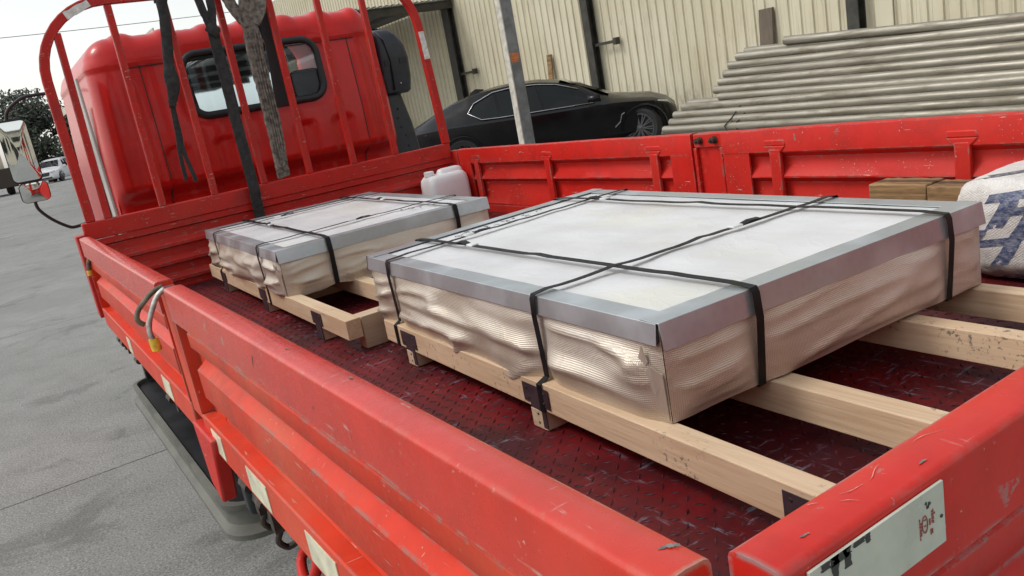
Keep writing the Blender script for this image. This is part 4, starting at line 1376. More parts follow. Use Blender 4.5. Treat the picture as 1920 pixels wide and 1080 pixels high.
loop = rrect(0, 0, WHX, WHZ, WR, 0, 8)
seal = [V(WXC + p.x, cab_y(0, WZC + p.y) - .004, WZC + p.y) for p in loop]
sl = MB().tube(seal, 0.021, 8, closed=True).build('window_seal', 'rubber', cab, smooth=True)
gl = MB()
gp = [V(WXC + p.x * .985, cab_y(0, WZC + p.y) + .008, WZC + p.y * .985) for p in loop]
gl.prism(gp, (0, .004, 0))
gl.build('rear_window', 'glass', cab)
m = MB()
for x in (0.985, 1.30):
    m.box(x - .012, x + .012, CYR + .012, CYR + .036, WZC - WHZ + .01, WZC + WHZ - .01)
m.build('window_divider', 'rubber', cab)
for x in (.53, 1.745):
    MB().tube([V(x, cab_y(x, z) - .0005, z) for z in (-.3, -.1, .0, .06, .1, .16, .3, .5, .7, .79)], .0032, 6).build('panel_seam', 'rubber', cab)
MB().tube([V(lerp(CX - CW + RC + .02, CX + CW - RC - .02, k / 20), cab_y(0, .775) - .012, .775) for k in range(21)], .0035, 6).build('roof_seam', 'rubber', cab)
# front of the cab: lower panel, windscreen frame
m = MB().box(CX - CW + .02, CX + CW - .02, CYF - .03, CYF, -0.62, .28)
m.build('front_panel', 'red_cab', cab, bevel=.02)
m = MB().prism([V(CX - CW + .06, CYF - .02, .29), V(CX + CW - .06, CYF - .02, .29), V(CX + CW - .12, CYF - .06, .88), V(CX - CW + .12, CYF - .06, .88)], (0, .004, 0))
m.build('windscreen', 'glass', cab)
m = MB().box(CX - CW + .04, CX + CW - .04, 5.75, CYF - .04, .1, .32)
m.build('dashboard', 'rubber', cab, bevel=.04)
for x in (0.72, 1.52):
    m = MB().rings([rrect(x, 4.86, .22, .07, .06, -.2), rrect(x, 4.84, .22, .08, .06, .1), rrect(x, 4.80, .21, .06, .05, .44), rrect(x, 4.79, .17, .04, .035, .46)])
    m.build('seat_back', 'seat', cab, smooth='auto')
    m = MB().rings([rrect(x, 4.79, .10, .045, .04, .48), rrect(x, 4.78, .12, .055, .05, .52), rrect(x, 4.77, .11, .05, .045, .62), rrect(x, 4.77, .07, .03, .028, .645)])
    m.build('headrest', 'seat', cab, smooth='auto')
MB().box(CX - CW + .03, CX + CW - .03, CYR + .14, CYF - .05, -.25, -.2).build('cab_floor', 'chassis', cab)
# black trim and pale deflector along the left rear edge
MB().box(CX - CW - .012, CX - CW - .001, 4.80, 4.86, -.45, .62).build('door_seal', 'rubber', cab)
MB().box(CX - CW - .06, CX - CW - .045, 4.40, 4.56, -.30, .75).build('air_deflector', 'pale_panel', cab, bevel=.006)
MB().box(CX - CW - .075, CX - CW - .0605, 4.54, 4.585, -.30, .75).build('deflector_edge', 'rubber', cab)

# snorkel (air intake) on the right rear corner of the cab
m = MB()
sx, sy = 2.125, 4.80
secs = [(.395, .098, .10, 2.095), (.41, .105, .12, 2.10), (.50, .115, .13, 2.105), (.62, .115, .135, 2.11), (.70, .105, .135, 2.105), (.77, .085, .12, 2.09), (.805, .06, .09, 2.075), (.818, .03, .05, 2.07)]
m.rings([rrect(x, sy, hx_, hy_, .045 if hx_ > .06 else .02, z, 5) for z, hx_, hy_, x in secs])
sn = m.build('air_intake', 'black_plastic', truck, smooth='auto')
m = MB()
m.rings([rrect(x, sy, hx_, hy_, .025, z, 4) for z, hx_, hy_, x in ((-.35, .115, .09, 2.095), (.0, .105, .085, 2.09), (.2, .09, .08, 2.085), (.33, .075, .075, 2.075), (.394, .07, .07, 2.07))])
m.build('intake_duct', 'black_plastic', sn, smooth='auto')
for (x, z) in ((2.03, .58), (2.14, .585)):
    MB().box(x, x + .05, sy - .139, sy - .128, z, z + .035).build('vent_slot', 'cavity', sn)
m = MB().tube([(2.065, sy - .137, .42), (2.075, sy - .142, .62), (2.055, sy - .138, .74), (2.03, sy - .10, .80)], .006, 6)
m.build('seam', 'black_plastic', sn, smooth=True)
for z in (.05, .12, .18, .24, .3):
    MB().lathe([(0, .008), (.003, .006), (.0032, .0005)], (2.09 + .02 * math.sin(z * 20), sy - .086 + .02 * z, z), (0, -1, 0), 8).build('duct_hole', 'cavity', sn)
MB().lathe([(0, .006), (.004, .005), (.005, .0005)], (2.12, sy - .13, .46), (0, -1, 0), 8).build('screw', 'lamp', sn)

# wing mirrors on the left
mir = MB().tube(spline([(.18, 5.9, .81), (.06, 5.9, .81), (0.0, 5.9, .795), (-.07, 5.9, .75), (-.10, 5.9, .70), (-.10, 5.9, .64)], 5), .011, 10).build('mirror_arm', 'rubber', truck, smooth=True)
MB().tube(spline([(-.09, 5.9, .15), (-.085, 5.9, .09), (-.03, 5.9, .01), (.05, 5.9, -.06), (.10, 5.9, -.075), (.22, 5.9, -.06)], 5), .011, 10).build('mirror_arm', 'rubber', truck, smooth=True)


def mirror(cx, cz, hx_, hz_, yaw, pitch_, lab):
    Rm = Matrix.Rotation(yaw, 3, 'Z') @ Matrix.Rotation(pitch_, 3, 'X')
    c = V(cx, 5.9, cz)
    def ring(s_, y, r):
        return [c + Rm @ V(p.x, y, p.y) for p in rrect(0, 0, hx_ * s_, hz_ * s_, r, 0, 5)]
    sh = MB().rings([ring(.7, .07, .03), ring(.95, .04, .035), ring(1.0, 0, .035), ring(1.0, -.014, .035), ring(.94, -.015, .03)])
    o = sh.build('wing_mirror', 'rubber', truck, smooth='auto')
    o['label'] = lab
    gm_ = MB()
    levels = (.94, .7, .45, .2, .02)
    rings = []
    for s_ in levels:
        rings.append([c + Rm @ V(p.x, -.0165 - .009 * (1 - s_ * s_), p.y) for p in rrect(0, 0, hx_ * s_, hz_ * s_, .03 * s_, 0, 5)])
    gm_.rings(rings, True, False)
    gm_.f.append(tuple((len(levels) - 1) * 24 + k for k in range(24)))
    gm_.build('mirror_glass', 'mirror', o, smooth=True)


mirror(-.088, .475, .088, .205, -.06, .02, 'tall main wing mirror on the left of the cab')
mirror(-.075, .205, .088, .066, .05, .12, 'small round-cornered wide-angle mirror below the main mirror')

# ================================================================== wrapped crates on pallets
def crate(label, zt, zb, LR, LF, RR, RF, beams, beam_y, crosses, cross_x, straps_x, straps_y, seed, group, bsag, mesh_u=70, writing=None, xtra=None):
    ctr = ((LR[0] + RF[0]) / 2, (LR[1] + RF[1]) / 2, FZ)
    T = thing('wrapped_crate', label, 'crate', ctr, group)
    LR, LF, RR, RF = [V(*q, 0) for q in (LR, LF, RR, RF)]
    def S(u, v):            # u left->right, v rear->front
        return LR.lerp(RR, u).lerp(LF.lerp(RF, u), v)
    hgt = zt - zb
    # top film with wrinkles
    m = MB()
    def topz(u, v):
        e = min(u, 1 - u, v, 1 - v)
        n_ = noise.noise(V(u * 3.1 + seed, v * 3.7, seed)) * .55 + noise.noise(V(u * 9 + seed, v * 5, 2.2)) * .4 + noise.noise(V(u * 24, v * 19 + seed, .3)) * .16
        return zt - 0.003 + 0.0075 * n_ * smooth(0.0, 0.12, e)
    sx_, sy_ = (LR - RR).length, (LR - LF).length
    m.grid(lambda u, v: (*S(u, v).xy, topz(u, v)), mesh_u, int(mesh_u * 1.3), lambda u, v: (u * sx_, v * sy_))
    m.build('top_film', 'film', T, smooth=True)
    # sides
    edges = [(LF, LR), (LR, RR), (RR, RF), (RF, LF)]
    strap_s = [[(V(*p0, 0) - LF).length for p0, p1, f in straps_x], [(V(*p0, 0) - LR).length for p0, p1, f in straps_y],
               [(V(*p1, 0) - RR).length for p0, p1, f in straps_x], [(V(*p1, 0) - RF).length for p0, p1, f in straps_y]]

    folds = [[(.02, .50, .42, .62, .012), (.45, .48, .72, .62, .011), (.66, .66, .97, .80, .013), (.20, .74, .52, .84, .010), (.86, .30, .98, .52, .008)],
             [(.04, .78, .30, .66, .008), (.55, .70, .95, .60, .006)], [(.2, .5, .6, .7, .008)], [(.2, .5, .7, .7, .008)]]

    def on_edge(ei, p, off):
        A_, B_ = edges[ei]
        d = (B_ - A_).normalized()
        q = A_ + d * (V(p.x, p.y, 0) - A_).dot(d)
        return q + V(d.y, -d.x, 0) * off
    m = MB()
    for ei, (A_, B_) in enumerate(edges):
        d = (B_ - A_).normalized()
        nrm = V(d.y, -d.x, 0)
        ln = (B_ - A_).length
        nu = int(ln / .013)
        nv = 26
        def fn(u, v):
            s = u * ln
            e = smooth(0, .05, u) * smooth(1, .95, u)
            for sp_ in strap_s[ei]:
                e *= 1 - .90 * math.exp(-((s - sp_) / .042) ** 2)
            z = lerp(zt - .006, zb, v)
            fl = 1.0 if ei == 0 else .45
            f1 = noise.noise(V(s * 3.2 + seed * 3 + ei * 9, v * 2.0 + s * 1.1, seed)) * .009 * fl
            f2 = noise.noise(V(s * 7 + ei * 5, v * 4.5 - s * 2.2, seed + 4)) * .0035 * fl
            rdg = (1 - abs(noise.noise(V(s * 2.4 + ei * 3 + seed, v * 3.0 + s * 1.4, 8.1)))) ** 7 * .016 * fl
            bulge = .003 + 0.013 * smooth(.08, .68, v) * (1 - .75 * smooth(.84, 1.0, v)) + (bsag[ei] * smooth(.45, .92, v) * math.sin(math.pi * u) ** .7)
            o = (bulge + (f1 + f2 + rdg) * smooth(.12, .4, v)) * e + .001
            for (sa, va, sb, vb, amp) in folds[ei]:
                tt = (s - sa * ln) / ((sb - sa) * ln)
                if -.05 < tt < 1.05:
                    dv = (v - lerp(va, vb, tt)) * hgt
                    if dv < .028:
                        o += .72 * amp * smooth(-.05, .2, tt) * smooth(1.05, .8, tt) * (smooth(-.030, .0, dv) if dv < 0 else smooth(.012, 0, dv)) * e
            zz = z
            if v > .85:
                zz += (noise.noise(V(s * 4 + seed, ei * 3.3, 1)) * .006 - (.012 if bsag[ei] > .004 else -0.004)) * e * smooth(.85, 1, v)
            return A_ + d * s + nrm * o + V(0, 0, zz)
        m.grid(fn, nu, nv, lambda u, v: (u * ln + ei * .37, v * hgt))
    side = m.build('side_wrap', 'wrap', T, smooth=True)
    # bottom board
    i0 = 0.03
    m = MB().hexa([(*S(a, b).xy, zb - .001) for a, b in ((i0, i0), (1 - i0, i0), (1 - i0, 1 - i0), (i0, 1 - i0))] + [(*S(a, b).xy, zb + .012) for a, b in ((i0, i0), (1 - i0, i0), (1 - i0, 1 - i0), (i0, 1 - i0))])
    m.build('base_board', 'pine_cross', T)
    # corner folds
    cseam = MB()
    dA, dB = (LF - LR).normalized(), (RR - LR).normalized()
    nA = V(-dA.y, dA.x, 0)
    o1 = -dB * .0085
    cseam.add([LR + dA * .003 + o1 * .3 + V(0, 0, zb + .004), LR + dA * .020 + o1 + V(0, 0, zb + hgt * .22), LR + dA * .040 + o1 * 1.6 + V(0, 0, zb + hgt * .50), LR + dA * .022 + o1 * 1.6 + V(0, 0, zb + hgt * .58), LR + dA * .003 + o1 * .5 + V(0, 0, zb + hgt * .50)], [(0, 1, 4), (1, 2, 3, 4)])
    cseam.add([LR + dA * .048 + o1 * 1.3 + V(0, 0, zb + hgt * .46), LR + dA * .054 + o1 * 1.5 + V(0, 0, zb + hgt * .60), LR + dA * .036 + o1 * 1.8 + V(0, 0, zt - .041), LR + dA * .028 + o1 * 1.4 + V(0, 0, zb + hgt * .62)], [(0, 1, 2, 3)])
    fo = cseam.build('corner_fold', 'wrap', T, fix=False)
    sd = fo.modifiers.new('thickness', 'SOLIDIFY')
    sd.thickness = .0015
    # galvanised edge angles
    fw, dp, thk = 0.052, 0.048, 0.0016
    ext = 0.006
    for ei, (A_, B_) in enumerate(edges):
        d = (B_ - A_).normalized()
        nrm = V(d.y, -d.x, 0)
        long_ = ei in (1, 3)
        a = A_ - d * (ext if long_ else -.002) + nrm * .006
        b = B_ + d * (ext if long_ else -.002) + nrm * .006
        dpp = dp if long_ else dp * .80
        zz = zt + (.0030 if long_ else .0008)
        m = MB()
        n_ = 24
        rings = []
        for k in range(n_ + 1):
            p = a.lerp(b, k / n_)
            wob = .0012 * noise.noise(V(k * .9 + seed, ei, 3)) - (0.003 if long_ else 0) * 0
            kick = .006 * smooth(.35, .9, abs(k / n_ - .5) * 2) if long_ else .003
            q = [(-fw, 0.0), (0, 0.0), (kick * 1.0 + .002, -dpp), (kick + .002 - thk, -dpp), (-thk, -thk), (-fw, -thk)]
            rings.append([p + nrm * (o + wob * (0 if z == 0 else 1)) + V(0, 0, zz + z + (wob if o < -.01 else 0)) for o, z in q])
        m.rings(rings)
        m.build('edge_angle', 'galv', T, bevel=.0009)
    # straps across (X) and along (Y)
    xl = beams[0]
    for (p0, p1, f0) in straps_x:
        p0, p1 = V(*p0, 0), V(*p1, 0)
        dirv = (p1 - p0).normalized()
        pts = []
        bx0 = lerp(beams[0][0], beams[0][1], (p0.y - beam_y[0]) / (beam_y[1] - beam_y[0])) - .003
        bx1 = lerp(beams[-1][0], beams[-1][1], (p1.y - beam_y[0]) / (beam_y[1] - beam_y[0])) + beams[-1][2] + .003
        for off, z in ((.0110, zb + .006), (.0125, zb + hgt * .35), (.0155, zt - dp * .8 - .003), (.0135, zt - .004)):
            q = on_edge(0, p0, off)
            if off == .0110:
                pts += [V(bx0, q.y, zb - .066), V(bx0, q.y, zb - .004)]
            pts.append(V(q.x, q.y, z))
        p0, p1 = on_edge(0, p0, .009), on_edge(2, p1, .009)
        p0.z = p1.z = 0
        n_ = 26
        for k in range(0, n_ + 1):
            q = p0.lerp(p1, k / n_)
            u = k / n_
            lift = .0072 + .0030 * max(-.2, noise.noise(V(u * 7 + seed, p0.y * 5, 1.0))) + .0045 * max(0, noise.noise(V(u * 15 + seed, 4, p0.y)))
            if k in (0, n_):
                lift = .0056
            pts.append(V(q.x, q.y, zt + lift))
        for off, z in ((.0135, zt - .004), (.0155, zt - dp - .003), (.0105, zb + hgt * .35), (.0065, zb + .01)):
            q = on_edge(2, p1, off)
            pts.append(V(q.x, q.y, z))
        pts += [V(bx1, p1.y, zb - .004), V(bx1, p1.y, zb - .066)]
        sp_ = MB().ribbon(pts, (0, 1, 0), .0175, .0012).build('packing_strap', 'strap_black', T, smooth='auto')
        q = p0.lerp(p1, f0)
        ang = math.atan2(dirv.y, dirv.x)
        bk = MB().box(-.016, .016, -.0115, .0115, 0, .006)
        Rz = Matrix.Rotation(ang, 3, 'Z')
        bk.v = [Rz @ v_ + V(q.x, q.y, zt + .007) for v_ in bk.v]
        bk.build('strap_buckle', 'buckle', sp_, bevel=.002)
        tl_ = MB().ribbon([q + dirv * .02 + V(0, 0, zt + .009), q + dirv * .05 + V(0, .004, zt + .0125), q + dirv * .085 + V(0, .006, zt + .010)], (0, 1, .1), .0175, .0012)
        tl_.build('strap_tail', 'strap_black', sp_)
    for (p0, p1, f0) in straps_y:
        p0, p1 = V(*p0, 0), V(*p1, 0)
        dirv = (p1 - p0).normalized()
        pts = []
        q = on_edge(1, p0, -.03)
        pts.append(V(q.x, q.y, zb - .0035))
        for off, z in ((.006, zb - .001), (.0115, zb + hgt * .3), (.0185, zt - dp - .002), (.0150, zt - .004)):
            q = on_edge(1, p0, off)
            pts.append(V(q.x, q.y, z))
        p0, p1 = on_edge(1, p0, .010), on_edge(3, p1, .010)
        n_ = 26
        for k in range(n_ + 1):
            q = p0.lerp(p1, k / n_)
            u = k / n_
            lift = .0098 + .0030 * max(-.2, noise.noise(V(u * 7 + seed, p0.x * 5, 7.0))) + .0045 * max(0, noise.noise(V(u * 15 + seed, 9, p0.x)))
            if k in (0, n_):
                lift = .0062
            pts.append(V(q.x, q.y, zt + lift))
        for off, z in ((.015, zt - .004), (.0185, zt - dp - .002), (.0115, zb + hgt * .3), (.006, zb - .001), (-.03, zb - .0035)):
            q = on_edge(3, p1, off)
            pts.append(V(q.x, q.y, z))
        sp_ = MB().ribbon(pts, (1, 0, 0), .0185, .0012).build('packing_strap', 'strap_black', T, smooth='auto')
        q = p0.lerp(p1, f0)
        ang = math.atan2(dirv.y, dirv.x)
        bk = MB().box(-.016, .016, -.0115, .0115, 0, .006)
        Rz = Matrix.Rotation(ang, 3, 'Z')
        bk.v = [Rz @ v_ + V(q.x, q.y, zt + .010) for v_ in bk.v]
        bk.build('strap_buckle', 'buckle', sp_, bevel=.002)
        MB().ribbon([q + dirv * .02 + V(0, 0, zt + .012), q + dirv * .06 + V(.004, 0, zt + .017), q + dirv * .10 + V(.01, 0, zt + .012)], (1, 0, .15), .0185, .0012).build('strap_tail', 'strap_black', sp_)
    # pallet runners
    for (xa, xb, wdt) in beams:
        y0, y1 = beam_y
        zt_, zb_ = zb - .0015, zb - .065
        m = MB()
        n_ = 10
        rings = []
        for k in range(n_ + 1):
            y = lerp(y0, y1, k / n_)
            x = lerp(xa, xb, k / n_)
            j = .0012 * noise.noise(V(k * 1.7, xa * 9, seed))
            rings.append([V(x + j, y, zb_), V(x + wdt, y, zb_), V(x + wdt, y, zt_), V(x + j, y, zt_)])
        m.rings(rings)
        m.build('pallet_runner', 'pine', T, bevel=.002)
    x0, x1 = cross_x
    for (yc, xo) in crosses:
        m = MB().box(x0 + xo, x1, yc - .027, yc + .027, FZ + .001, zb - .0655)
        m.build('pallet_cross_block', 'pine_cross', T, bevel=.002)
        # T-shaped sheet metal bracket on the left face
        xa, xb, wdt = beams[0]
        def xf(y):
            return lerp(xa, xb, (y - beam_y[0]) / (beam_y[1] - beam_y[0])) - .0012
        m = MB()
        for (ya, yb, za, zc) in ((yc - .050, yc + .050, zb - .055, zb - .012), (yc - .030, yc + .026, FZ + .006, zb - .0552)):
            m.hexa([(xf(ya) - .0016, ya, za), (xf(ya), ya, za), (xf(yb), yb, za), (xf(yb) - .0016, yb, za), (xf(ya) - .0016, ya, zc), (xf(ya), ya, zc), (xf(yb), yb, zc), (xf(yb) - .0016, yb, zc)])
        br = m.build('steel_bracket', 'bracket', T)
        m = MB()
        for (dy, dz) in ((-.035, -.022), (.035, -.022), (-.03, -.045), (.03, -.045), (0, -.075), (0, -.095)):
            m.lathe([(0, .0032), (.0016, .0026), (.0017, .0004)], (xf(yc + dy) - .0018, yc + dy, zb + dz), (-1, 0, 0), 6)
        m.build('nail_heads', 'bolt', br)
    if xtra:
        xtra(T)
    if writing:
        m = MB()
        rnd = random.Random(seed * 7 + 1)
        (ax, ay), (bx2, by2), nch = writing
        A_, B_ = V(ax, ay, 0), V(bx2, by2, 0)
        d = (B_ - A_).normalized()
        pr = V(-d.y, d.x, 0)
        ln = (B_ - A_).length
        for k in range(nch):
            base = A_ + d * (ln * (k + .2) / nch)
            if rnd.random() < .12:
                continue
            for s_ in range(rnd.choice((1, 2, 2, 3))):
                p = base + d * rnd.uniform(-.006, .006) + pr * rnd.uniform(-.012, .012)
                tick = [p]
                for q in range(rnd.choice((2, 3, 3, 4))):
                    tick.append(tick[-1] + d * rnd.uniform(-.010, .013) + pr * rnd.uniform(-.013, .013))
                m.ribbon([q_ + V(0, 0, zt + .0052) for q_ in tick], (d + pr * .6), .0026, .0008)
        m.build('handwriting', 'ink', T)
    return T


crate('large film-wrapped crate with galvanised edge angles nearest the tailgate', -0.090, -0.270,
      (.515, .590), (.556, 1.905), (1.400, .543), (1.470, 1.955),
      [(.458, .528, .044), (.735, .775, .050), (1.115, 1.155, .045), (1.352, 1.392, .045)], (.02, 1.83), ((.985, .0), (1.655, .026), (.275, -.030)), (.492, 1.41),
      [((.553, 1.735), (1.440, 1.775), .30), ((.531, .963), (1.399, .916), .62)], [((.724, .598), (.738, 1.89), .74), ((1.278, .555), (1.302, 1.93), .80)], 3.0, 'wrapped crates on the truck bed', (.010, 0.0, .0, .0),
      72, ((.80, 1.795), (1.16, 1.825), 15))


def small_extra(T):
    m = MB().box(.505, .712, 1.955, 2.012, FZ + .001, -.275)
    m.build('pallet_cross_beam', 'pine_cross', T, bevel=.002)


crate('smaller film-wrapped crate with galvanised edge angles beside the headboard', -0.100, -0.270,
      (.466, 2.55), (.509, 3.86), (1.342, 2.510), (1.374, 3.80),
      [(.450, .486, .049), (.708, .74, .045), (1.0, 1.03, .045), (1.27, 1.30, .045)], (1.944, 3.90), ((2.23, .0), (2.905, .012), (3.60, .024)), (.456, 1.33),
      [((.478, 2.803), (1.346, 2.80), .45), ((.505, 3.62), (1.366, 3.60), .35)], [((.657, 2.545), (.700, 3.85), .60), ((1.194, 2.52), (1.215, 3.80), .55)], 8.0, 'wrapped crates on the truck bed', (.004, .006, .004, .0),
      60, ((1.05, 2.77), (1.20, 2.66), 7), small_extra)

# ================================================================== loose items on the bed
jug = thing('jerry_can', 'white plastic jerry can standing in the front right corner of the bed', 'jerry can', (1.95, 4.0, FZ))
m = MB()
jx, jy = 1.945, 4.00
secs = [(-.379, .125, .075, .03), (-.372, .133, .083, .035), (-.25, .135, .085, .04), (-.165, .134, .084, .04), (-.135, .128, .080, .04), (-.118, .115, .07, .04), (-.112, .09, .055, .03)]
m.rings([rrect(jx, jy, a, b, r, z, 6) for z, a, b, r in secs])
jb = m.build('can_body', 'jug', jug, smooth='auto')
m = MB().rings([rrect(jx + .045, jy, a, b, r, z, 5) for z, a, b, r in ((-.122, .085, .035, .03), (-.100, .080, .03, .025), (-.088, .07, .024, .02), (-.084, .05, .015, .012))])
m.build('can_handle', 'jug', jug, smooth='auto')
m = MB().lathe([(0, .026), (.012, .026), (.0121, .030), (.034, .030), (.037, .026), (.0372, .0005)], (jx - .092, jy, -.122), (0, 0, 1), 20)
m.build('can_cap', 'jug', jug, smooth='auto')

for (x0, x1, y0, y1, z0, z1, lb) in ((1.885, 1.985, .952, 1.135, -.222, -.158, 'brown timber block with pale end lying on the lower block against the right gate'),
                                     (1.880, 1.980, .76, .948, -.222, -.162, 'darker brown timber block on the lower block next to the white sack'),
                                     (1.87, 2.0, .74, 1.16, FZ + .001, -.2225, 'long timber block underneath the two shorter timber blocks by the right gate')):
    m = MB()
    n_ = 9
    rings = []
    for k in range(n_ + 1):
        y = lerp(y0, y1, k / n_)
        j = [.003 * noise.noise(V(k * .8, q * 3.0, z0 * 9)) for q in range(4)]
        rings.append([V(x0 + j[0], y, z0), V(x1 + j[1], y, z0), V(x1 + j[2], y, z1 + j[2]), V(x0 + j[3], y, z1 + j[3])])
    m.rings(rings)
    tag(m.build('timber_block', 'oldwood', None, bevel=.004), lb, 'timber', 'timber blocks at the right side gate')

# sack
sack = thing('woven_sack', 'dirty white woven sack with large blue characters beside the right gate', 'sack', (1.92, .66, FZ))
m = MB()
sc_, sh_ = V(1.890, .555, -.244), V(.175, .26, .135)


def sackp(u, v):
    th, ph = 2 * math.pi * u, math.pi * (v - .5)
    def se(c, p):
        return math.copysign(abs(c) ** p, c)
    cx_, sx_ = math.cos(th), math.sin(th)
    p = V(se(math.cos(ph), .34) * se(cx_, .42), se(math.cos(ph), .34) * se(sx_, .42), se(math.sin(ph), .50))
    n_ = noise.noise(p * 2.1 + V(3, 1, 0)) * .035 + noise.noise(p * 5.5) * .022 + noise.noise(p * 12) * .007
    p = p * (1 + n_)
    q = V(p.x * sh_.x, p.y * sh_.y, p.z * sh_.z)
    return sc_ + V(q.x, q.y, max(q.z, -.135))


m.grid(sackp, 96, 56)
sk = m.build('sack_body', 'sack', sack, smooth=True, weld=.0003)
bvh = BVHTree.FromPolygons([tuple(q) for q in m.v], m.f)
# glyph strokes projected on to the sack from a point out over the bed
GO = V(1.05, -.05, -.02)
gdir = V(.62, .78, -.22).normalized()
grt = gdir.cross(V(0, 0, 1)).normalized()
gup = grt.cross(gdir).normalized()


def patch(m, quad, n_=10):
    P_ = [V(*q) for q in quad]
    o = len(m.v)
    ok = {}
    for j in range(n_ + 1):
        for i in range(n_ + 1):
            a = P_[0].lerp(P_[1], i / n_).lerp(P_[3].lerp(P_[2], i / n_), j / n_)
            hit = bvh.ray_cast(GO + grt * a.x + gup * a.y, gdir)
            if hit[0] is not None:
                m.v.append(hit[0] + hit[1] * (.0012 if hit[1].dot(gdir) < 0 else -.0012))
                ok[(i, j)] = len(m.v) - 1
    for j in range(n_):
        for i in range(n_):
            q = [ok.get(k) for k in ((i, j), (i + 1, j), (i + 1, j + 1), (i, j + 1))]
            if None not in q:
                m.f.append(tuple(q))


def glyph_frame(cx, cy, s, sh=.18):
    return lambda x, y: (cx + (x + y * sh) * s, cy + y * s, 0)


SACK_GLYPH = (0.0, 0.0)
gm = MB()
sk_info = (GO, grt, gup, gdir)
gx0, gy0 = -0.055, 0.018
G = glyph_frame(gx0 - .012, gy0, .105, .42)
for (x0, y0, x1, y1) in ((-.52, .60, .20, .84), (-.24, -.55, .00, .60), (-.50, -.80, .16, -.56)):
    patch(gm, [G(x0, y0), G(x1, y0), G(x1, y1), G(x0, y1)])
G2 = glyph_frame(gx0 + .150, gy0 - .018, .105, .42)
for (x0, y0, x1, y1) in ((-.62, .66, .75, .86), (-.40, .05, -.14, .66), (-.40, .30, .7, .48), (.05, -.85, .28, .66), (-.62, -.35, -.36, .05), (.4, -.30, .62, .30), (-.62, -.38, .62, -.20)):
    patch(gm, [G2(x0, y0), G2(x1, y0), G2(x1, y1), G2(x0, y1)])
gm.build('printed_characters', 'sack_blue', sack, fix=False)
gm = MB()
patch(gm, [(-.16, -.128, 0), (.25, -.128, 0), (.25, -.116, 0), (-.16, -.116, 0)], 24)
gm.build('printed_band', 'sack_blue', sack, fix=False)['label'] = 'blue printed band round the foot of the sack'
gm = MB()
patch(gm, [(-.16, .132, 0), (.25, .132, 0), (.25, .139, 0), (-.16, .139, 0)], 24)
G3 = glyph_frame(gx0 + .0, gy0 + .145, .03, .5)
for (x0, y0, x1, y1) in ((-.9, -.2, .9, .15), (-.2, -.9, .15, .9), (-.7, .5, .7, .75)):
    patch(gm, [G3(x0, y0), G3(x1, y0), G3(x1, y1), G3(x0, y1)], 5)
gm.build('printed_band', 'sack_dark', sack, fix=False)['label'] = 'dark printed band near the top of the sack'

# ================================================================== slings hanging from the rack
def rough(pts, amp, seed, n=5):
    P_ = spline(pts, n)
    return [p + V(noise.noise(V(i * .7, seed, 0)), noise.noise(V(i * .7, seed, 5)), noise.noise(V(i * .7, seed, 9))) * amp for i, p in enumerate(P_)]


def top_wrap(m, x, wd, y=L + .02):
    # a turn round the top bar
    ring = [V(x + .004 * math.sin(k), y + math.cos(2 * math.pi * k / 14) * .034, ztop + math.sin(2 * math.pi * k / 14) * .037) for k in range(14)]
    m.ribbon(ring + [ring[0]], (1, 0, 0), wd, .006)


yS = L - .035
s1 = thing('cargo_sling', 'thin black double strap hanging knotted at the left end of the rack', 'cargo strap', (.6, yS, .1), 'straps hanging from the rack')
m = MB()
top_wrap(m, .645, .045)
m.tube(rough([(.645, yS, 1.06), (.63, yS, .92), (.605, yS, .78), (.588, yS, .69)], .006, 1), [.027] * 16, 10, flat=.55)
m.build('webbing', 'sling_black', s1, smooth=True)
m = MB().tube(rough([(.60, yS, .74), (.588, yS - .01, .68), (.585, yS - .012, .62), (.57, yS, .56), (.555, yS, .52)], .006, 2, 5), [.018, .02, .024, .028, .032, .034, .036, .036, .036, .034, .034, .032, .03, .028, .026, .024, .022, .02, .018, .016, .014], 10, flat=.6)
m.build('knot', 'sling_black', s1, smooth=True)
for pts_ in ([(.558, yS, .53), (.545, yS, .40), (.53, yS, .26), (.527, yS, .15)], [(.562, yS, .53), (.56, yS + .01, .42), (.555, yS, .28), (.575, yS, .135)]):
    MB().ribbon(rough(pts_, .004, 3), (1, .2, 0), .020, .007).build('loose_end', 'sling_black', s1, smooth='auto')

s2 = thing('cargo_sling', 'long black webbing strap tied over the rack bar and running down into the bed', 'cargo strap', (.85, yS, -.1), 'straps hanging from the rack')
m = MB()
top_wrap(m, .845, .05)
m.ribbon(rough([(.815, yS, 1.06), (.822, yS - .01, .98), (.838, yS - .012, .90), (.846, yS - .01, .86)], .004, 4), (1, .3, 0), [.042] * 16, .01)
m.ribbon(rough([(.875, yS, 1.06), (.872, yS - .01, .98), (.858, yS - .012, .91), (.850, yS - .012, .86)], .004, 5), (1, -.3, 0), [.042] * 16, .01)
m.tube(rough([(.832, yS - .012, .885), (.848, yS - .02, .865), (.866, yS - .012, .85)], .003, 6), .028, 8)
m.build('knot', 'sling_black', s2, smooth='auto')
m = MB().ribbon(rough([(.85, yS - .008, .87), (.85, yS, .75), (.852, yS, .60), (.85, yS - .004, .42), (.853, yS, .25), (.852, yS - .008, .10), (.85, yS - .016, .03), (.85, yS + .004, -.06), (.853, yS + .01, -.16), (.856, yS + .004, -.24)], .004, 7, 6), (1, .08, 0), .058, .008)
m.build('webbing', 'sling_black', s2, smooth='auto')

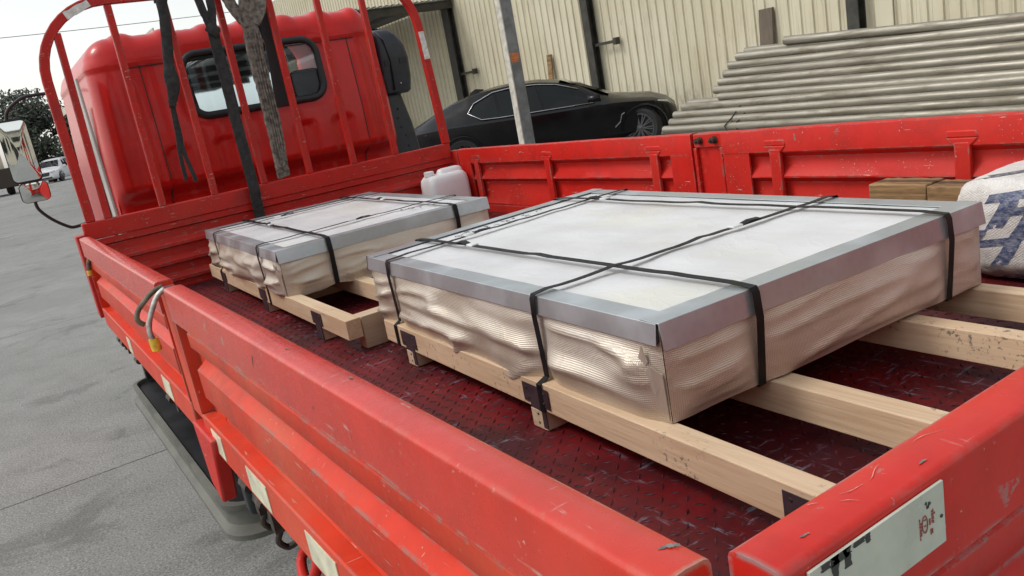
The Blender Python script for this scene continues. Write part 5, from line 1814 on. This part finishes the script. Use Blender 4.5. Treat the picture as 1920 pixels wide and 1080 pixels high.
s3 = thing('cargo_sling', 'thick frayed grey brown sling looped over the rack in a fork', 'cargo strap', (1.03, yS, .1), 'straps hanging from the rack')
m = MB()
m.ribbon(rough([(.955, yS, 1.07), (.965, yS - .02, .99), (.995, yS - .028, .92), (1.03, yS - .03, .86)], .005, 11), (1, .4, .1), [.064] * 16, .016)
m.ribbon(rough([(1.13, yS, 1.07), (1.128, yS - .02, .99), (1.10, yS - .03, .92), (1.06, yS - .034, .87)], .005, 12), (1, -.4, -.1), [.06] * 16, .016)
m.build('loop', 'sling_grey', s3, smooth='auto')
m = MB().ribbon(rough([(1.05, yS - .03, 1.0), (1.04, yS - .03, .88), (1.035, yS - .03, .78), (1.032, yS - .02, .66), (1.035, yS - .015, .52), (1.034, yS - .015, .38), (1.03, yS - .015, .25), (1.026, yS - .016, .14), (1.024, yS - .016, .065)], .006, 13, 6), (1, .15, 0), [.078] * 10 + [.088] * 6 + [.080] * 8 + [.074] * 8 + [.066] * 17, .022)
m.build('webbing', 'sling_grey', s3, smooth='auto')
m = MB()
for q in (-.033, -.018, -.004, .010, .024, .036):
    m.tube(rough([(1.038 + q, yS - .044, .82), (1.033 + q, yS - .033, .66), (1.034 + q, yS - .028, .40), (1.028 + q * .8, yS - .029, .14)], .005, 17 + q * 100, 6), .0055, 6)
m.tube(spline([(1.008, yS - .026, .22), (1.006, yS - .03, .14), (1.022, yS - .034, .115), (1.042, yS - .03, .14), (1.043, yS - .026, .21)], 4), .007, 6)
m.build('frayed_cord', 'sling_grey', s3, smooth='auto')

s4 = thing('cargo_sling', 'clean wide black strap hanging behind the rack bars before the cab window', 'cargo strap', (1.16, 4.24, .4), 'straps hanging from the rack')
m = MB()
m.ribbon([(1.165, L + .065, 1.06), (1.168, L + .07, .9), (1.172, L + .075, .75), (1.165, L + .08, .6), (1.155, L + .085, .46), (1.158, L + .09, .435)], (1, .1, 0), .075, .006)
m.ribbon([(1.085, L + .062, 1.06), (1.10, L + .07, .98), (1.135, L + .075, .88), (1.15, L + .078, .80)], (1, .1, 0), .04, .006)
m.build('webbing', 'strap_new', s4, smooth='auto')
m = MB()
top_wrap(m, 1.05, .10)
m.build('top_turn', 'strap_new', s4, smooth='auto')
